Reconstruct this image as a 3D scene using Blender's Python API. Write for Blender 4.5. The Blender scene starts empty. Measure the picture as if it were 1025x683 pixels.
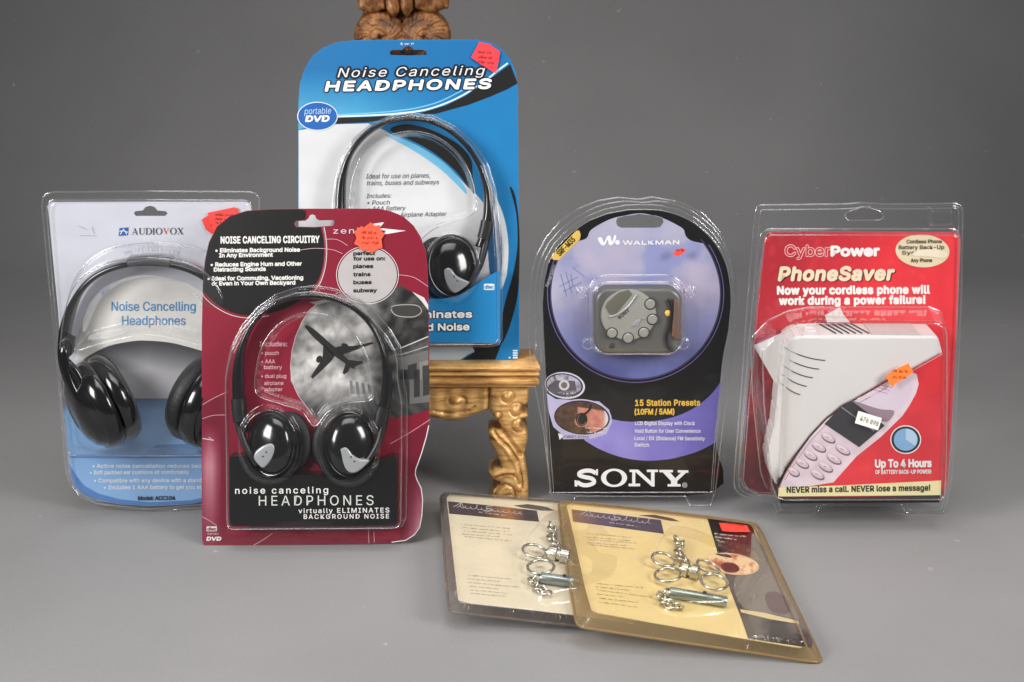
import bpy, bmesh, math, random, os
import numpy as np
from mathutils import Vector, Matrix, noise
from mathutils.geometry import tessellate_polygon
random.seed(7)
SC = bpy.context.scene
COL = SC.collection

# ------------------------------------------------------------------ camera
W, H, F = 1025.0, 683.0, 1600.0
PITCH = math.radians(18.0)
CAM = Vector((0.0, -1.372, 0.606))
FWD = Vector((0, math.cos(PITCH), -math.sin(PITCH)))
CUP = Vector((0, math.sin(PITCH), math.cos(PITCH)))
cam = bpy.data.cameras.new('camera')
cam.sensor_width = 36.0
cam.lens = 36.0 * F / W
cam.clip_start, cam.clip_end = 0.02, 60
camo = bpy.data.objects.new('camera', cam)
COL.objects.link(camo)
camo.location = CAM
camo.rotation_euler = (math.pi / 2 - PITCH, 0, 0)
SC.camera = camo


def ray(x, y):
    return FWD + Vector((1, 0, 0)) * ((x - W / 2) / F) + CUP * ((H / 2 - y) / F)


def floor_pt(x, y, z=0.0):
    d = ray(x, y)
    return CAM + d * ((z - CAM.z) / d.z)


class Plane:
    """A card's own plane: local u (right), v (up), n (towards the viewer), in metres."""
    def __init__(s, O, U, V):
        s.O, s.U = O, U.normalized()
        s.N = s.U.cross(V).normalized()
        s.V = s.N.cross(s.U)

    def L(s, x, y, n=0.0):
        d = ray(x, y)
        o = s.O + s.N * n
        p = CAM + d * ((o - CAM).dot(s.N) / d.dot(s.N)) - o
        return (p.dot(s.U), p.dot(s.V))

    def L3(s, x, y, n=0.0):
        a = s.L(x, y, n)
        return Vector((a[0], a[1], n))

    def mat(s):
        m = Matrix.Identity(4)
        for i, a in enumerate((s.U, s.V, s.N, s.O)):
            for k in range(3):
                m[k][i] = a[k]
        return m


def standing(x, y, lean=0.0, yaw=0.0):
    a, f = math.radians(yaw), math.radians(lean)
    U = Vector((math.cos(a), math.sin(a), 0))
    B = Vector((-math.sin(a), math.cos(a), 0))
    return Plane(floor_pt(x, y), U, Vector((0, 0, 1)) * math.cos(f) + B * math.sin(f))


def Z(x0, y0, k):
    return lambda x, y: (x0 + x / k, y0 + y / k)


ID = lambda x, y: (x, y)


def lin(c):
    return tuple(((v / 255) / 12.92 if v / 255 <= 0.04045 else ((v / 255 + 0.055) / 1.055) ** 2.4) for v in c[:3])


def mixc(a, b, t):
    t = min(1, max(0, t))
    return tuple(a[i] + (b[i] - a[i]) * t for i in range(3))


def cr(P, k=8, closed=True):
    """Catmull-Rom through P"""
    out, n = [], len(P)
    rng = range(n) if closed else range(n - 1)
    for i in rng:
        if closed:
            p = [P[(i + j - 1) % n] for j in range(4)]
        else:
            p = [P[min(max(i + j - 1, 0), n - 1)] for j in range(4)]
        for q in range(k):
            t = q / k
            out.append(tuple(0.5 * (2 * b + (c - a) * t + (2 * a - 5 * b + 4 * c - d) * t * t + (3 * b - a - 3 * c + d) * t ** 3)
                             for a, b, c, d in zip(*p)))
    if not closed:
        out.append(tuple(P[-1]))
    return out


def ell(cx, cy, rx, ry, rot=0, k=40, a0=0, a1=360):
    r = math.radians(rot)
    o = []
    m = k if abs(a1 - a0) >= 360 else k + 1
    for i in range(m):
        t = math.radians(a0 + (a1 - a0) * i / k)
        x, y = rx * math.cos(t), ry * math.sin(t)
        o.append((cx + x * math.cos(r) - y * math.sin(r), cy + x * math.sin(r) + y * math.cos(r)))
    return o


def rrect(x0, y0, x1, y1, r, k=6):
    o = []
    for cx, cy, a in ((x1 - r, y1 - r, 0), (x0 + r, y1 - r, 90), (x0 + r, y0 + r, 180), (x1 - r, y0 + r, 270)):
        for i in range(k + 1):
            t = math.radians(a + 90 * i / k)
            o.append((cx + r * math.cos(t), cy + r * math.sin(t)))
    return o


def quadr(a, b, c, d, r=0.12, k=4):
    """a quad with rounded corners"""
    P, o = [a, b, c, d], []
    for i in range(4):
        p, q, s = P[i - 1], P[i], P[(i + 1) % 4]
        e0 = tuple(q[j] + (p[j] - q[j]) * r for j in (0, 1))
        e1 = tuple(q[j] + (s[j] - q[j]) * r for j in (0, 1))
        for m in range(k + 1):
            t = m / k
            o.append(tuple((1 - t) ** 2 * e0[j] + 2 * t * (1 - t) * q[j] + t * t * e1[j] for j in (0, 1)))
    return o


# ------------------------------------------------------------------ materials
def new_mat(name):
    m = bpy.data.materials.new(name)
    m.use_nodes = True
    nt = m.node_tree
    b = next(n for n in nt.nodes if n.type == 'BSDF_PRINCIPLED')
    return m, nt, b


def simple(name, col, rough=0.4, metal=0.0, var=0.0, scale=60.0, bump=0.0, coat=0.0, rvar=0.0, spec=0.5):
    m, nt, b = new_mat(name)
    b.inputs['Base Color'].default_value = (*lin(col), 1)
    b.inputs['Roughness'].default_value = rough
    b.inputs['Metallic'].default_value = metal
    b.inputs['Coat Weight'].default_value = coat
    b.inputs['Specular IOR Level'].default_value = spec
    if var or bump or rvar:
        tc = nt.nodes.new('ShaderNodeTexCoord')
        nz = nt.nodes.new('ShaderNodeTexNoise')
        nz.inputs['Scale'].default_value = scale
        nz.inputs['Detail'].default_value = 6
        nt.links.new(tc.outputs['Object'], nz.inputs['Vector'])
        if var:
            r = nt.nodes.new('ShaderNodeValToRGB')
            c = lin(col)
            r.color_ramp.elements[0].position, r.color_ramp.elements[1].position = 0.3, 0.7
            r.color_ramp.elements[0].color = (*[v * (1 - var) for v in c], 1)
            r.color_ramp.elements[1].color = (*[min(1, v * (1 + var)) for v in c], 1)
            nt.links.new(nz.outputs['Fac'], r.inputs['Fac'])
            nt.links.new(r.outputs['Color'], b.inputs['Base Color'])
        if rvar:
            mr = nt.nodes.new('ShaderNodeMapRange')
            mr.inputs['To Min'].default_value = max(0.03, rough - rvar)
            mr.inputs['To Max'].default_value = rough + rvar
            nt.links.new(nz.outputs['Fac'], mr.inputs['Value'])
            nt.links.new(mr.outputs['Result'], b.inputs['Roughness'])
        if bump:
            bp = nt.nodes.new('ShaderNodeBump')
            bp.inputs['Strength'].default_value = 1.0
            bp.inputs['Distance'].default_value = bump
            nt.links.new(nz.outputs['Fac'], bp.inputs['Height'])
            nt.links.new(bp.outputs['Normal'], b.inputs['Normal'])
    return m


def print_mat(name, rough=0.36, coat=0.12):
    """printed board: ink colour from the mesh's own ink attribute, paper tooth and scuffs from noise"""
    m, nt, b = new_mat(name)
    at = nt.nodes.new('ShaderNodeAttribute')
    at.attribute_name = 'ink'
    tc = nt.nodes.new('ShaderNodeTexCoord')
    nz = nt.nodes.new('ShaderNodeTexNoise')
    nz.inputs['Scale'].default_value = 35
    nz.inputs['Detail'].default_value = 8
    nt.links.new(tc.outputs['Object'], nz.inputs['Vector'])
    mr = nt.nodes.new('ShaderNodeMapRange')
    mr.inputs['To Min'].default_value, mr.inputs['To Max'].default_value = 0.90, 1.08
    nt.links.new(nz.outputs['Fac'], mr.inputs['Value'])
    mx = nt.nodes.new('ShaderNodeVectorMath')
    mx.operation = 'SCALE'
    nt.links.new(at.outputs['Color'], mx.inputs[0])
    nt.links.new(mr.outputs['Result'], mx.inputs['Scale'])
    nt.links.new(mx.outputs['Vector'], b.inputs['Base Color'])
    b.inputs['Roughness'].default_value = rough
    b.inputs['Coat Weight'].default_value = coat
    b.inputs['Coat Roughness'].default_value = 0.2
    nb = nt.nodes.new('ShaderNodeTexNoise')
    nb.inputs['Scale'].default_value = 14
    nb.inputs['Detail'].default_value = 3
    nt.links.new(tc.outputs['Object'], nb.inputs['Vector'])
    bp = nt.nodes.new('ShaderNodeBump')
    bp.inputs['Strength'].default_value = 0.5
    bp.inputs['Distance'].default_value = 0.0012
    nt.links.new(nb.outputs['Fac'], bp.inputs['Height'])
    nt.links.new(bp.outputs['Normal'], b.inputs['Normal'])
    return m


def clear_mat(name, tint=(0.97, 0.975, 0.98), f0=0.026, edge=0.8, power=2.3, rough=0.06, bump=0.0012, scale=22, edge_tint=None, haze=0.0):
    """thin clear plastic sheet: mostly see-through, mirror-like towards grazing angles"""
    m, nt, b = new_mat(name)
    nt.nodes.remove(b)
    out = next(n for n in nt.nodes if n.type == 'OUTPUT_MATERIAL')
    tr = nt.nodes.new('ShaderNodeBsdfTransparent')
    tr.inputs['Color'].default_value = (*tint, 1)
    gl = nt.nodes.new('ShaderNodeBsdfGlossy')
    gl.inputs['Roughness'].default_value = rough
    gl.inputs['Color'].default_value = (0.95, 0.95, 0.97, 1)
    lw = nt.nodes.new('ShaderNodeLayerWeight')
    lw.inputs['Blend'].default_value = 0.5
    tc = nt.nodes.new('ShaderNodeTexCoord')
    nz = nt.nodes.new('ShaderNodeTexNoise')
    nz.inputs['Scale'].default_value = scale
    nz.inputs['Detail'].default_value = 2.5
    nt.links.new(tc.outputs['Object'], nz.inputs['Vector'])
    bp = nt.nodes.new('ShaderNodeBump')
    bp.inputs['Strength'].default_value = 1.0
    bp.inputs['Distance'].default_value = bump
    nt.links.new(nz.outputs['Fac'], bp.inputs['Height'])
    nt.links.new(bp.outputs['Normal'], gl.inputs['Normal'])
    nt.links.new(bp.outputs['Normal'], lw.inputs['Normal'])
    pw = nt.nodes.new('ShaderNodeMath')
    pw.operation = 'POWER'
    pw.inputs[1].default_value = power
    nt.links.new(lw.outputs['Facing'], pw.inputs[0])
    mr = nt.nodes.new('ShaderNodeMapRange')
    mr.inputs['To Min'].default_value, mr.inputs['To Max'].default_value = f0, edge
    nt.links.new(pw.outputs[0], mr.inputs['Value'])
    if edge_tint:
        mc = nt.nodes.new('ShaderNodeMix')
        mc.data_type = 'RGBA'
        mc.inputs[6].default_value = (*tint, 1)
        mc.inputs[7].default_value = (*edge_tint, 1)
        nt.links.new(lw.outputs['Facing'], mc.inputs[0])
        nt.links.new(mc.outputs[2], tr.inputs['Color'])
    ms = nt.nodes.new('ShaderNodeMixShader')
    nt.links.new(mr.outputs['Result'], ms.inputs['Fac'])
    nt.links.new(tr.outputs[0], ms.inputs[1])
    nt.links.new(gl.outputs[0], ms.inputs[2])
    g2 = nt.nodes.new('ShaderNodeBsdfGlossy')
    g2.inputs['Roughness'].default_value = 0.33
    g2.inputs['Color'].default_value = (0.9, 0.9, 0.92, 1)
    m3 = nt.nodes.new('ShaderNodeMixShader')
    m3.inputs['Fac'].default_value = 0.010
    nt.links.new(ms.outputs[0], m3.inputs[1])
    nt.links.new(g2.outputs[0], m3.inputs[2])
    last = m3
    if haze:
        df = nt.nodes.new('ShaderNodeBsdfDiffuse')
        df.inputs['Color'].default_value = (*(edge_tint or (0.9, 0.9, 0.92)), 1)
        m2 = nt.nodes.new('ShaderNodeMixShader')
        m2.inputs['Fac'].default_value = haze
        nt.links.new(last.outputs[0], m2.inputs[1])
        nt.links.new(df.outputs[0], m2.inputs[2])
        last = m2
    nt.links.new(last.outputs[0], out.inputs['Surface'])
    return m


def wood_mat(name, dark, mid, light, metal=0.0, rough=0.45, scale=30, stretch=(1, 6, 1), bump=0.0008):
    m, nt, b = new_mat(name)
    tc = nt.nodes.new('ShaderNodeTexCoord')
    mp = nt.nodes.new('ShaderNodeMapping')
    mp.inputs['Scale'].default_value = stretch
    nz = nt.nodes.new('ShaderNodeTexNoise')
    nz.inputs['Scale'].default_value = scale
    nz.inputs['Detail'].default_value = 9
    nz.inputs['Roughness'].default_value = 0.68
    nt.links.new(tc.outputs['Object'], mp.inputs['Vector'])
    nt.links.new(mp.outputs['Vector'], nz.inputs['Vector'])
    r = nt.nodes.new('ShaderNodeValToRGB')
    e = r.color_ramp.elements
    e[0].position, e[0].color = 0.3, (*lin(dark), 1)
    e[1].position, e[1].color = 0.72, (*lin(light), 1)
    k = e.new(0.5)
    k.color = (*lin(mid), 1)
    nt.links.new(nz.outputs['Fac'], r.inputs['Fac'])
    nt.links.new(r.outputs['Color'], b.inputs['Base Color'])
    b.inputs['Metallic'].default_value = metal
    mr = nt.nodes.new('ShaderNodeMapRange')
    mr.inputs['To Min'].default_value, mr.inputs['To Max'].default_value = rough + 0.15, rough - 0.12
    nt.links.new(nz.outputs['Fac'], mr.inputs['Value'])
    nt.links.new(mr.outputs['Result'], b.inputs['Roughness'])
    bp = nt.nodes.new('ShaderNodeBump')
    bp.inputs['Strength'].default_value = 0.8
    bp.inputs['Distance'].default_value = bump
    nt.links.new(nz.outputs['Fac'], bp.inputs['Height'])
    nt.links.new(bp.outputs['Normal'], b.inputs['Normal'])
    return m


M = {
    'print': print_mat('printed board'),
    'sticker': print_mat('paper sticker', 0.6, 0.0),
    'clear': clear_mat('clear blister plastic', haze=0.004),
    'clear_flat': clear_mat('clear clamshell plastic', rough=0.07, bump=0.0015, haze=0.015),
    'seam': clear_mat('folded clear plastic edge', tint=(0.93, 0.93, 0.94), f0=0.17, edge=0.9, power=1.6, rough=0.06, bump=0.0001, scale=30, haze=0.04),
    'amber': clear_mat('yellowed clear plastic', tint=(0.985, 0.965, 0.90), edge=0.4, power=4.6, bump=0.004, scale=26),
    'amber_rim': clear_mat('yellowed plastic rim', tint=(0.80, 0.66, 0.44), edge=0.5, power=3, rough=0.12, bump=0.003, scale=40, haze=0.32, edge_tint=(0.52, 0.38, 0.20)),
    'smoke': clear_mat('greyed clear plastic', tint=(0.975, 0.97, 0.96), edge=0.4, power=4.6, bump=0.004, scale=26),
    'smoke_rim': clear_mat('greyed plastic rim', tint=(0.80, 0.77, 0.74), edge=0.55, power=2.6, rough=0.12, bump=0.003, scale=40, haze=0.22, edge_tint=(0.42, 0.36, 0.32)),
    'black': simple('black gloss plastic', (22, 22, 24), 0.16, rvar=0.08, scale=40, coat=0.3),
    'blackm': simple('black satin plastic', (26, 26, 28), 0.36, rvar=0.1, scale=70),
    'foam': simple('black leatherette pad', (15, 15, 16), 0.55, bump=0.0006, scale=300),
    'grey': simple('dark grey plastic', (70, 70, 74), 0.3, rvar=0.08),
    'silver': simple('silver plastic', (176, 178, 180), 0.3, 0.35, rvar=0.08),
    'chrome': simple('bright chrome', (196, 192, 180), 0.28, 0.9, rvar=0.06, scale=120),
    'steel': simple('brushed steel tube', (150, 160, 158), 0.3, 0.75, rvar=0.1, scale=200),
    'radio': simple('pewter plastic', (164, 163, 156), 0.34, 0.25, rvar=0.08),
    'radiod': simple('dark pewter plastic', (100, 99, 96), 0.35, 0.2, rvar=0.08),
    'lcd': simple('lcd glass', (104, 102, 90), 0.12),
    'white': simple('white plastic', (218, 214, 213), 0.38, rvar=0.06, scale=90),
    'slot': simple('dark slot', (40, 38, 38), 0.7),
    'greyp': simple('light grey plastic', (196, 190, 190), 0.4),
    'gilt': wood_mat('gilded wood', (134, 90, 46), (216, 168, 104), (244, 208, 148), metal=0.3, rough=0.38, scale=34, bump=0.0006),
    'carved': wood_mat('carved brown wood', (52, 28, 12), (116, 72, 34), (184, 126, 68), rough=0.45, scale=70, stretch=(1, 1, 1), bump=0.002),
    'carvedr': wood_mat('reddish carved wood', (66, 34, 18), (122, 76, 42), (196, 146, 96), rough=0.38, scale=60, stretch=(1, 1, 1), bump=0.0015),
}


# ------------------------------------------------------------------ objects
OFF = {}


def meta(o, label=None, cat=None, group=None, kind=None):
    if label: o['label'] = label
    if cat: o['category'] = cat
    if group: o['group'] = group
    if kind: o['kind'] = kind
    return o


def thing(name, plane, label, cat, group=None, off=(0, 0, 0)):
    o = bpy.data.objects.new(name, None)
    COL.objects.link(o)
    o.empty_display_size = 0.02
    o.matrix_world = plane.mat() @ Matrix.Translation(off)
    OFF[o.name] = Vector(off)
    return meta(o, label, cat, group)


class MB:
    def __init__(s):
        s.v, s.f, s.c = [], [], []

    def add(s, vs, fs, col=None):
        b = len(s.v)
        s.v += [tuple(v) for v in vs]
        s.f += [tuple(i + b for i in f) for f in fs]
        s.c += [col if col else (0.5, 0.5, 0.5)] * len(vs)

    def build(s, name, mat, parent=None, smooth=True, label=None, auto=40):
        me = bpy.data.meshes.new(name)
        off = OFF.get(parent.name if parent else '', Vector((0, 0, 0)))
        me.from_pydata([(v[0] - off[0], v[1] - off[1], v[2] - off[2]) for v in s.v], [], s.f)
        me.materials.append(mat)
        o = bpy.data.objects.new(name, me)
        COL.objects.link(o)
        if parent:
            o.parent = parent
            OFF[o.name] = off
        at = me.color_attributes.new('ink', 'FLOAT_COLOR', 'POINT')
        at.data.foreach_set('color', np.array([(*c, 1) for c in s.c], np.float32).ravel())
        if smooth:
            me.polygons.foreach_set('use_smooth', [True] * len(me.polygons))
            if auto:
                try:
                    me.set_sharp_from_angle(angle=math.radians(auto))
                except Exception:
                    pass
        me.update()
        if label: o['label'] = label
        return o

    # solids in local (u, v, n)
    def lathe(s, C, axis, prof, segs=40, xdir=None, sx=1.0, sy=1.0, cap=True):
        C, a = Vector(C), Vector(axis).normalized()
        x = Vector(xdir) if xdir else Vector((0, 1, 0))
        x = (x - a * x.dot(a)).normalized()
        y = a.cross(x)
        vs, fs = [], []
        for r, h in prof:
            for i in range(segs):
                t = 2 * math.pi * i / segs
                vs.append(C + a * h + x * (r * sx * math.cos(t)) + y * (r * sy * math.sin(t)))
        for j in range(len(prof) - 1):
            for i in range(segs):
                k = (i + 1) % segs
                fs.append((j * segs + i, j * segs + k, (j + 1) * segs + k, (j + 1) * segs + i))
        if cap:
            fs.append(tuple(range(segs))[::-1])
            fs.append(tuple((len(prof) - 1) * segs + i for i in range(segs)))
        s.add(vs, fs)

    def tube(s, P, r, segs=10, ref=(0, 0, 1), w=None, closed=False, sq=1.0):
        """sweep of an (in-plane r) x (along ref w) section; r, w may be lists"""
        P = [Vector(p) for p in P]
        n = len(P)
        ref = Vector(ref)
        vs, fs = [], []
        for i in range(n):
            a = P[(i - 1) % n] if closed or i else P[i]
            b = P[(i + 1) % n] if closed or i < n - 1 else P[i]
            t = (b - a).normalized()
            e = t.cross(ref)
            if e.length < 1e-5:
                e = t.cross(Vector((0.3, 1, 0.2)))
            e.normalize()
            g = e.cross(t).normalized()
            ri = r[i] if isinstance(r, (list, tuple)) else r
            wi = ri if w is None else (w[i] if isinstance(w, (list, tuple)) else w)
            for k in range(segs):
                q = 2 * math.pi * k / segs
                cc, ss = math.cos(q), math.sin(q)
                cc = math.copysign(abs(cc) ** sq, cc)
                ss = math.copysign(abs(ss) ** sq, ss)
                vs.append(P[i] + e * ri * cc + g * wi * ss)
        m = n if closed else n - 1
        for i in range(m):
            j = (i + 1) % n
            for k in range(segs):
                l = (k + 1) % segs
                fs.append((i * segs + k, i * segs + l, j * segs + l, j * segs + k))
        if not closed:
            fs.append(tuple(range(segs))[::-1])
            fs.append(tuple((n - 1) * segs + k for k in range(segs)))
        s.add(vs, fs)

    def box(s, c, d):
        x, y, z = (q / 2 for q in d)
        vs = [(c[0] + a * x, c[1] + b * y, c[2] + e * z) for a in (-1, 1) for b in (-1, 1) for e in (-1, 1)]
        s.add(vs, [(0, 1, 3, 2), (4, 6, 7, 5), (0, 4, 5, 1), (2, 3, 7, 6), (0, 2, 6, 4), (1, 5, 7, 3)])

    def prism(s, P, n0, n1, bev=0.0, P1=None, col=None):
        """polygon P (u,v) extruded from n0 to n1, front edge chamfered; P1 = front polygon if it differs"""
        P = [tuple(p[:2]) for p in P]
        Pf = [tuple(p[:2]) for p in (P1 or P)]
        ar = sum(P[i - 1][0] * P[i][1] - P[i][0] * P[i - 1][1] for i in range(len(P)))
        if ar < 0:
            P, Pf = P[::-1], Pf[::-1]
        k = len(P)
        rings = [[(*p, n0) for p in P]]
        if bev:
            for q in range(4):
                t = q / 3 * math.pi / 2
                ins = bev * (1 - math.cos(t))
                pf = inset(Pf, ins)
                rings.append([(*p, n1 - bev + bev * math.sin(t)) for p in pf])
        else:
            rings.append([(*p, n1) for p in Pf])
        vs = [v for r in rings for v in r]
        fs = []
        for j in range(len(rings) - 1):
            for i in range(k):
                l = (i + 1) % k
                fs.append((j * k + i, j * k + l, (j + 1) * k + l, (j + 1) * k + i))
        b = (len(rings) - 1) * k
        for t in tessellate_polygon([[Vector(p) for p in rings[-1]]]):
            fs.append(tuple(b + i for i in orient(t, rings[-1], True)))
        for t in tessellate_polygon([[Vector(p) for p in rings[0]]]):
            fs.append(tuple(orient(t, rings[0], False)))
        s.add(vs, fs, col)


def orient(t, P, up):
    a, b, c = (P[i] for i in t)
    q = (b[0] - a[0]) * (c[1] - a[1]) - (b[1] - a[1]) * (c[0] - a[0])
    return t if (q > 0) == up else (t[0], t[2], t[1])


def inset(P, d):
    n, o = len(P), []
    for i in range(n):
        a, b, c = Vector(P[i - 1]), Vector(P[i]), Vector(P[(i + 1) % n])
        e0, e1 = (b - a), (c - b)
        if e0.length < 1e-9 or e1.length < 1e-9:
            o.append(tuple(b)); continue
        e0.normalize(); e1.normalize()
        m = Vector((-e0.y - e1.y, e0.x + e1.x))
        if m.length < 1e-6:
            o.append(tuple(b)); continue
        m.normalize()
        k = max(0.5, m.dot(Vector((-e0.y, e0.x))))
        o.append(tuple(b + m * (d / k)))
    return o


# ------------------------------------------------------------------ print work
_G = {}
FONTS = {None: None, 'plain': None}
try:
    _p = os.path.join(bpy.utils.system_resource('DATAFILES'), 'fonts', 'Inter.woff2')
    if os.path.exists(_p):
        FONTS['inter'] = FONTS[None] = bpy.data.fonts.load(_p)
except Exception:
    pass


def glyphs(t, bold=0.0, font=None, sp=1.0):
    key = (t, bold, font, sp)
    if key in _G:
        return _G[key]
    cu = bpy.data.curves.new('lettering', 'FONT')
    cu.body, cu.size, cu.offset, cu.resolution_u, cu.space_character = t, 1.0, bold, 3, sp
    cu.fill_mode = 'FRONT'
    f = FONTS.get(font)
    if f: cu.font = f
    o = bpy.data.objects.new('lettering', cu)
    COL.objects.link(o)
    dg = bpy.context.evaluated_depsgraph_get()
    dg.update()
    me = o.evaluated_get(dg).to_mesh()
    vs = [(v.co.x, v.co.y) for v in me.vertices]
    fs = [tuple(p.vertices) for p in me.polygons]
    bpy.data.objects.remove(o)
    bpy.data.curves.remove(cu)
    _G[key] = (vs, fs)
    return vs, fs


_hv = glyphs('H')[0]
CAPH = max(v[1] for v in _hv) - min(v[1] for v in _hv)


class Art:
    """flat print on a plane; all coordinates are read off in picture units and laid into the plane"""
    DL = 0.00011

    def __init__(s, pl, n0=0.0):
        s.pl, s.n0, s.m = pl, n0, MB()

    def _n(s, lay):
        return s.n0 + lay * s.DL

    def base(s, P, col, holes=(), th=0.0006, edge=(228, 226, 224), z=ID):
        P = [z(*p) for p in P]
        s.poly(P, col, 0, holes=holes)
        loops = [P] + [list(h) for h in holes]
        e = lin(edge)
        for lp in loops:
            q = [s.pl.L(*p, s.n0) for p in lp]
            k = len(q)
            s.m.add([(*a, s.n0) for a in q] + [(*a, s.n0 - th) for a in q],
                    [(i, (i + 1) % k, k + (i + 1) % k, k + i) for i in range(k)], e)
        n1 = s.n0 - th
        flat = [s.pl.L(*p, s.n0) for lp in loops for p in lp]
        tr = tessellate_polygon([[Vector((*s.pl.L(*p, s.n0), 0)) for p in lp] for lp in loops])
        s.m.add([(*a, n1) for a in flat], [orient(t, flat, False) for t in tr], e)

    def poly(s, P, col, lay=1, z=ID, holes=()):
        n = s._n(lay)
        loops = [[z(*p) for p in P]] + [list(h) for h in holes]
        flat = [s.pl.L(*p, n) for lp in loops for p in lp]
        tr = tessellate_polygon([[Vector((*s.pl.L(*p, n), 0)) for p in lp] for lp in loops])
        s.m.add([(*a, n) for a in flat], [orient(t, flat, True) for t in tr], lin(col))

    def grad(s, P, fn, lay=1, z=ID, step=3.0, holes=()):
        """polygon cut into small cells, each vertex inked by fn(x, y) -> sRGB"""
        loops = [[z(*p) for p in P]] + [list(h) for h in holes]
        flat = [Vector((*p, 0)) for lp in loops for p in lp]
        tr = tessellate_polygon([[Vector((*p, 0)) for p in lp] for lp in loops])
        bm = bmesh.new()
        bv = [bm.verts.new(v) for v in flat]
        for t in tr:
            t = orient(t, flat, True)
            try: bm.faces.new([bv[i] for i in t])
            except ValueError: pass
        for ax in (0, 1):
            lo, hi = min(v[ax] for v in flat), max(v[ax] for v in flat)
            q = lo + step
            no = Vector((1, 0, 0)) if ax == 0 else Vector((0, 1, 0))
            while q < hi:
                bmesh.ops.bisect_plane(bm, geom=bm.verts[:] + bm.edges[:] + bm.faces[:], dist=1e-5, plane_co=no * q, plane_no=no)
                q += step
        n = s._n(lay)
        bm.verts.index_update()
        b = len(s.m.v)
        for v in bm.verts:
            s.m.v.append((*s.pl.L(v.co.x, v.co.y, n), n))
            s.m.c.append(lin([min(255, max(0, q)) for q in fn(v.co.x, v.co.y)]))
        for f in bm.faces:
            s.m.f.append(tuple(v.index + b for v in f.verts)[::-1])
        bm.free()

    def line(s, P, w, col, lay=2, z=ID, closed=False):
        P = [z(*p) for p in P]
        k = len(P)
        vs = []
        n = s._n(lay)
        for i in range(k):
            a = P[(i - 1) % k] if closed or i else P[i]
            b = P[(i + 1) % k] if closed or i < k - 1 else P[i]
            dx, dy = b[0] - a[0], b[1] - a[1]
            l = math.hypot(dx, dy) or 1
            ox, oy = -dy / l * w / 2, dx / l * w / 2
            vs += [(*s.pl.L(P[i][0] + ox, P[i][1] + oy, n), n), (*s.pl.L(P[i][0] - ox, P[i][1] - oy, n), n)]
        fs = [(2 * i, 2 * i + 1, 2 * ((i + 1) % k) + 1, 2 * ((i + 1) % k)) for i in range(k if closed else k - 1)]
        s.m.add(vs, fs, lin(col))

    def text(s, t, p0, p1, cap, col, lay=5, z=ID, bold=0.0, shear=0.0, font=None, sp=1.0):
        """lettering fitted between two base line points; weight comes from slightly shifted copies"""
        vs, fs = glyphs(t, 0.0, font, sp)
        if not vs: return
        a, b = z(*p0), z(*p1)
        k = math.hypot(*[z(1, 0)[i] - z(0, 0)[i] for i in (0, 1)])
        cap *= k
        x0, x1 = min(v[0] for v in vs), max(v[0] for v in vs)
        dx, dy = b[0] - a[0], b[1] - a[1]
        l = math.hypot(dx, dy)
        ux, uy = dx / l, dy / l
        sh = [(0, 0)]
        bold = max(0.0, bold)
        if bold > 0:
            w = bold * cap / CAPH * 1.15
            m = 12 if bold > .05 else 6
            sh += [(w * math.cos(2 * math.pi * (q + .5) / m), w * math.sin(2 * math.pi * (q + .5) / m)) for q in range(m)]
        for q0, (ox, oy) in enumerate(sh):
            n = s._n(lay + q0 * 0.06)
            out = []
            for x, y in vs:
                h = y / CAPH * cap
                q = (x - x0) / (x1 - x0) * l + shear * h
                out.append((*s.pl.L(a[0] + ux * q + uy * h + ox, a[1] + uy * q - ux * h + oy, n), n))
            s.m.add(out, fs, lin(col))

    def words(s, p0, p1, h, col, lay=5, z=ID, seed=0, fat=1.0):
        """a line of print too small to read: short strokes grouped as words"""
        rd = random.Random(seed)
        a, b = z(*p0), z(*p1)
        L = math.hypot(b[0] - a[0], b[1] - a[1])
        ux, uy = (b[0] - a[0]) / L, (b[1] - a[1]) / L
        q = 0.0
        n = s._n(lay)
        while q < L - 1:
            for _ in range(rd.randint(2, 8)):
                hh = h * rd.choice((0.6, 0.65, 0.7, 1.0))
                if q > L: break
                w = rd.choice((0.55, 0.8, 0.8, 0.35)) * fat
                y0 = 0 if rd.random() < 0.7 else hh * 0.45
                pts = [(q, y0), (q + w, y0), (q + w, hh), (q, hh)]
                s.m.add([(*s.pl.L(a[0] + ux * x + uy * y, a[1] + uy * x - ux * y, n), n) for x, y in pts], [(0, 1, 2, 3)], lin(col))
                q += w + 0.45
            q += 1.5

    def build(s, name, parent, mat='print', label=None):
        return s.m.build(name, M[mat], parent, smooth=False, label=label)


def sticker(pl, parent, P, col, n0, z=ID, seed=1, ink=(120, 20, 20), lines=3, label=None, text=None):
    a = Art(pl, n0)
    a.base(P, col, th=0.0003, edge=col, z=z)
    q = [z(*p) for p in P]
    x0, x1 = min(p[0] for p in q), max(p[0] for p in q)
    y0, y1 = min(p[1] for p in q), max(p[1] for p in q)
    rd = random.Random(seed)
    sl = rd.uniform(-0.05, 0.22)
    for i in range(lines):
        y = y0 + (y1 - y0) * (0.38 + 0.5 * i / max(1, lines)) - sl * (x1 - x0) * 0.3
        a.words((x0 + (x1 - x0) * 0.24, y), (x0 + (x1 - x0) * 0.76, y + sl * (x1 - x0) * 0.5), 3.0, ink, 2, seed=seed + i, fat=1.7)
    return a.build('price_sticker', parent, 'sticker', label)


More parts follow.
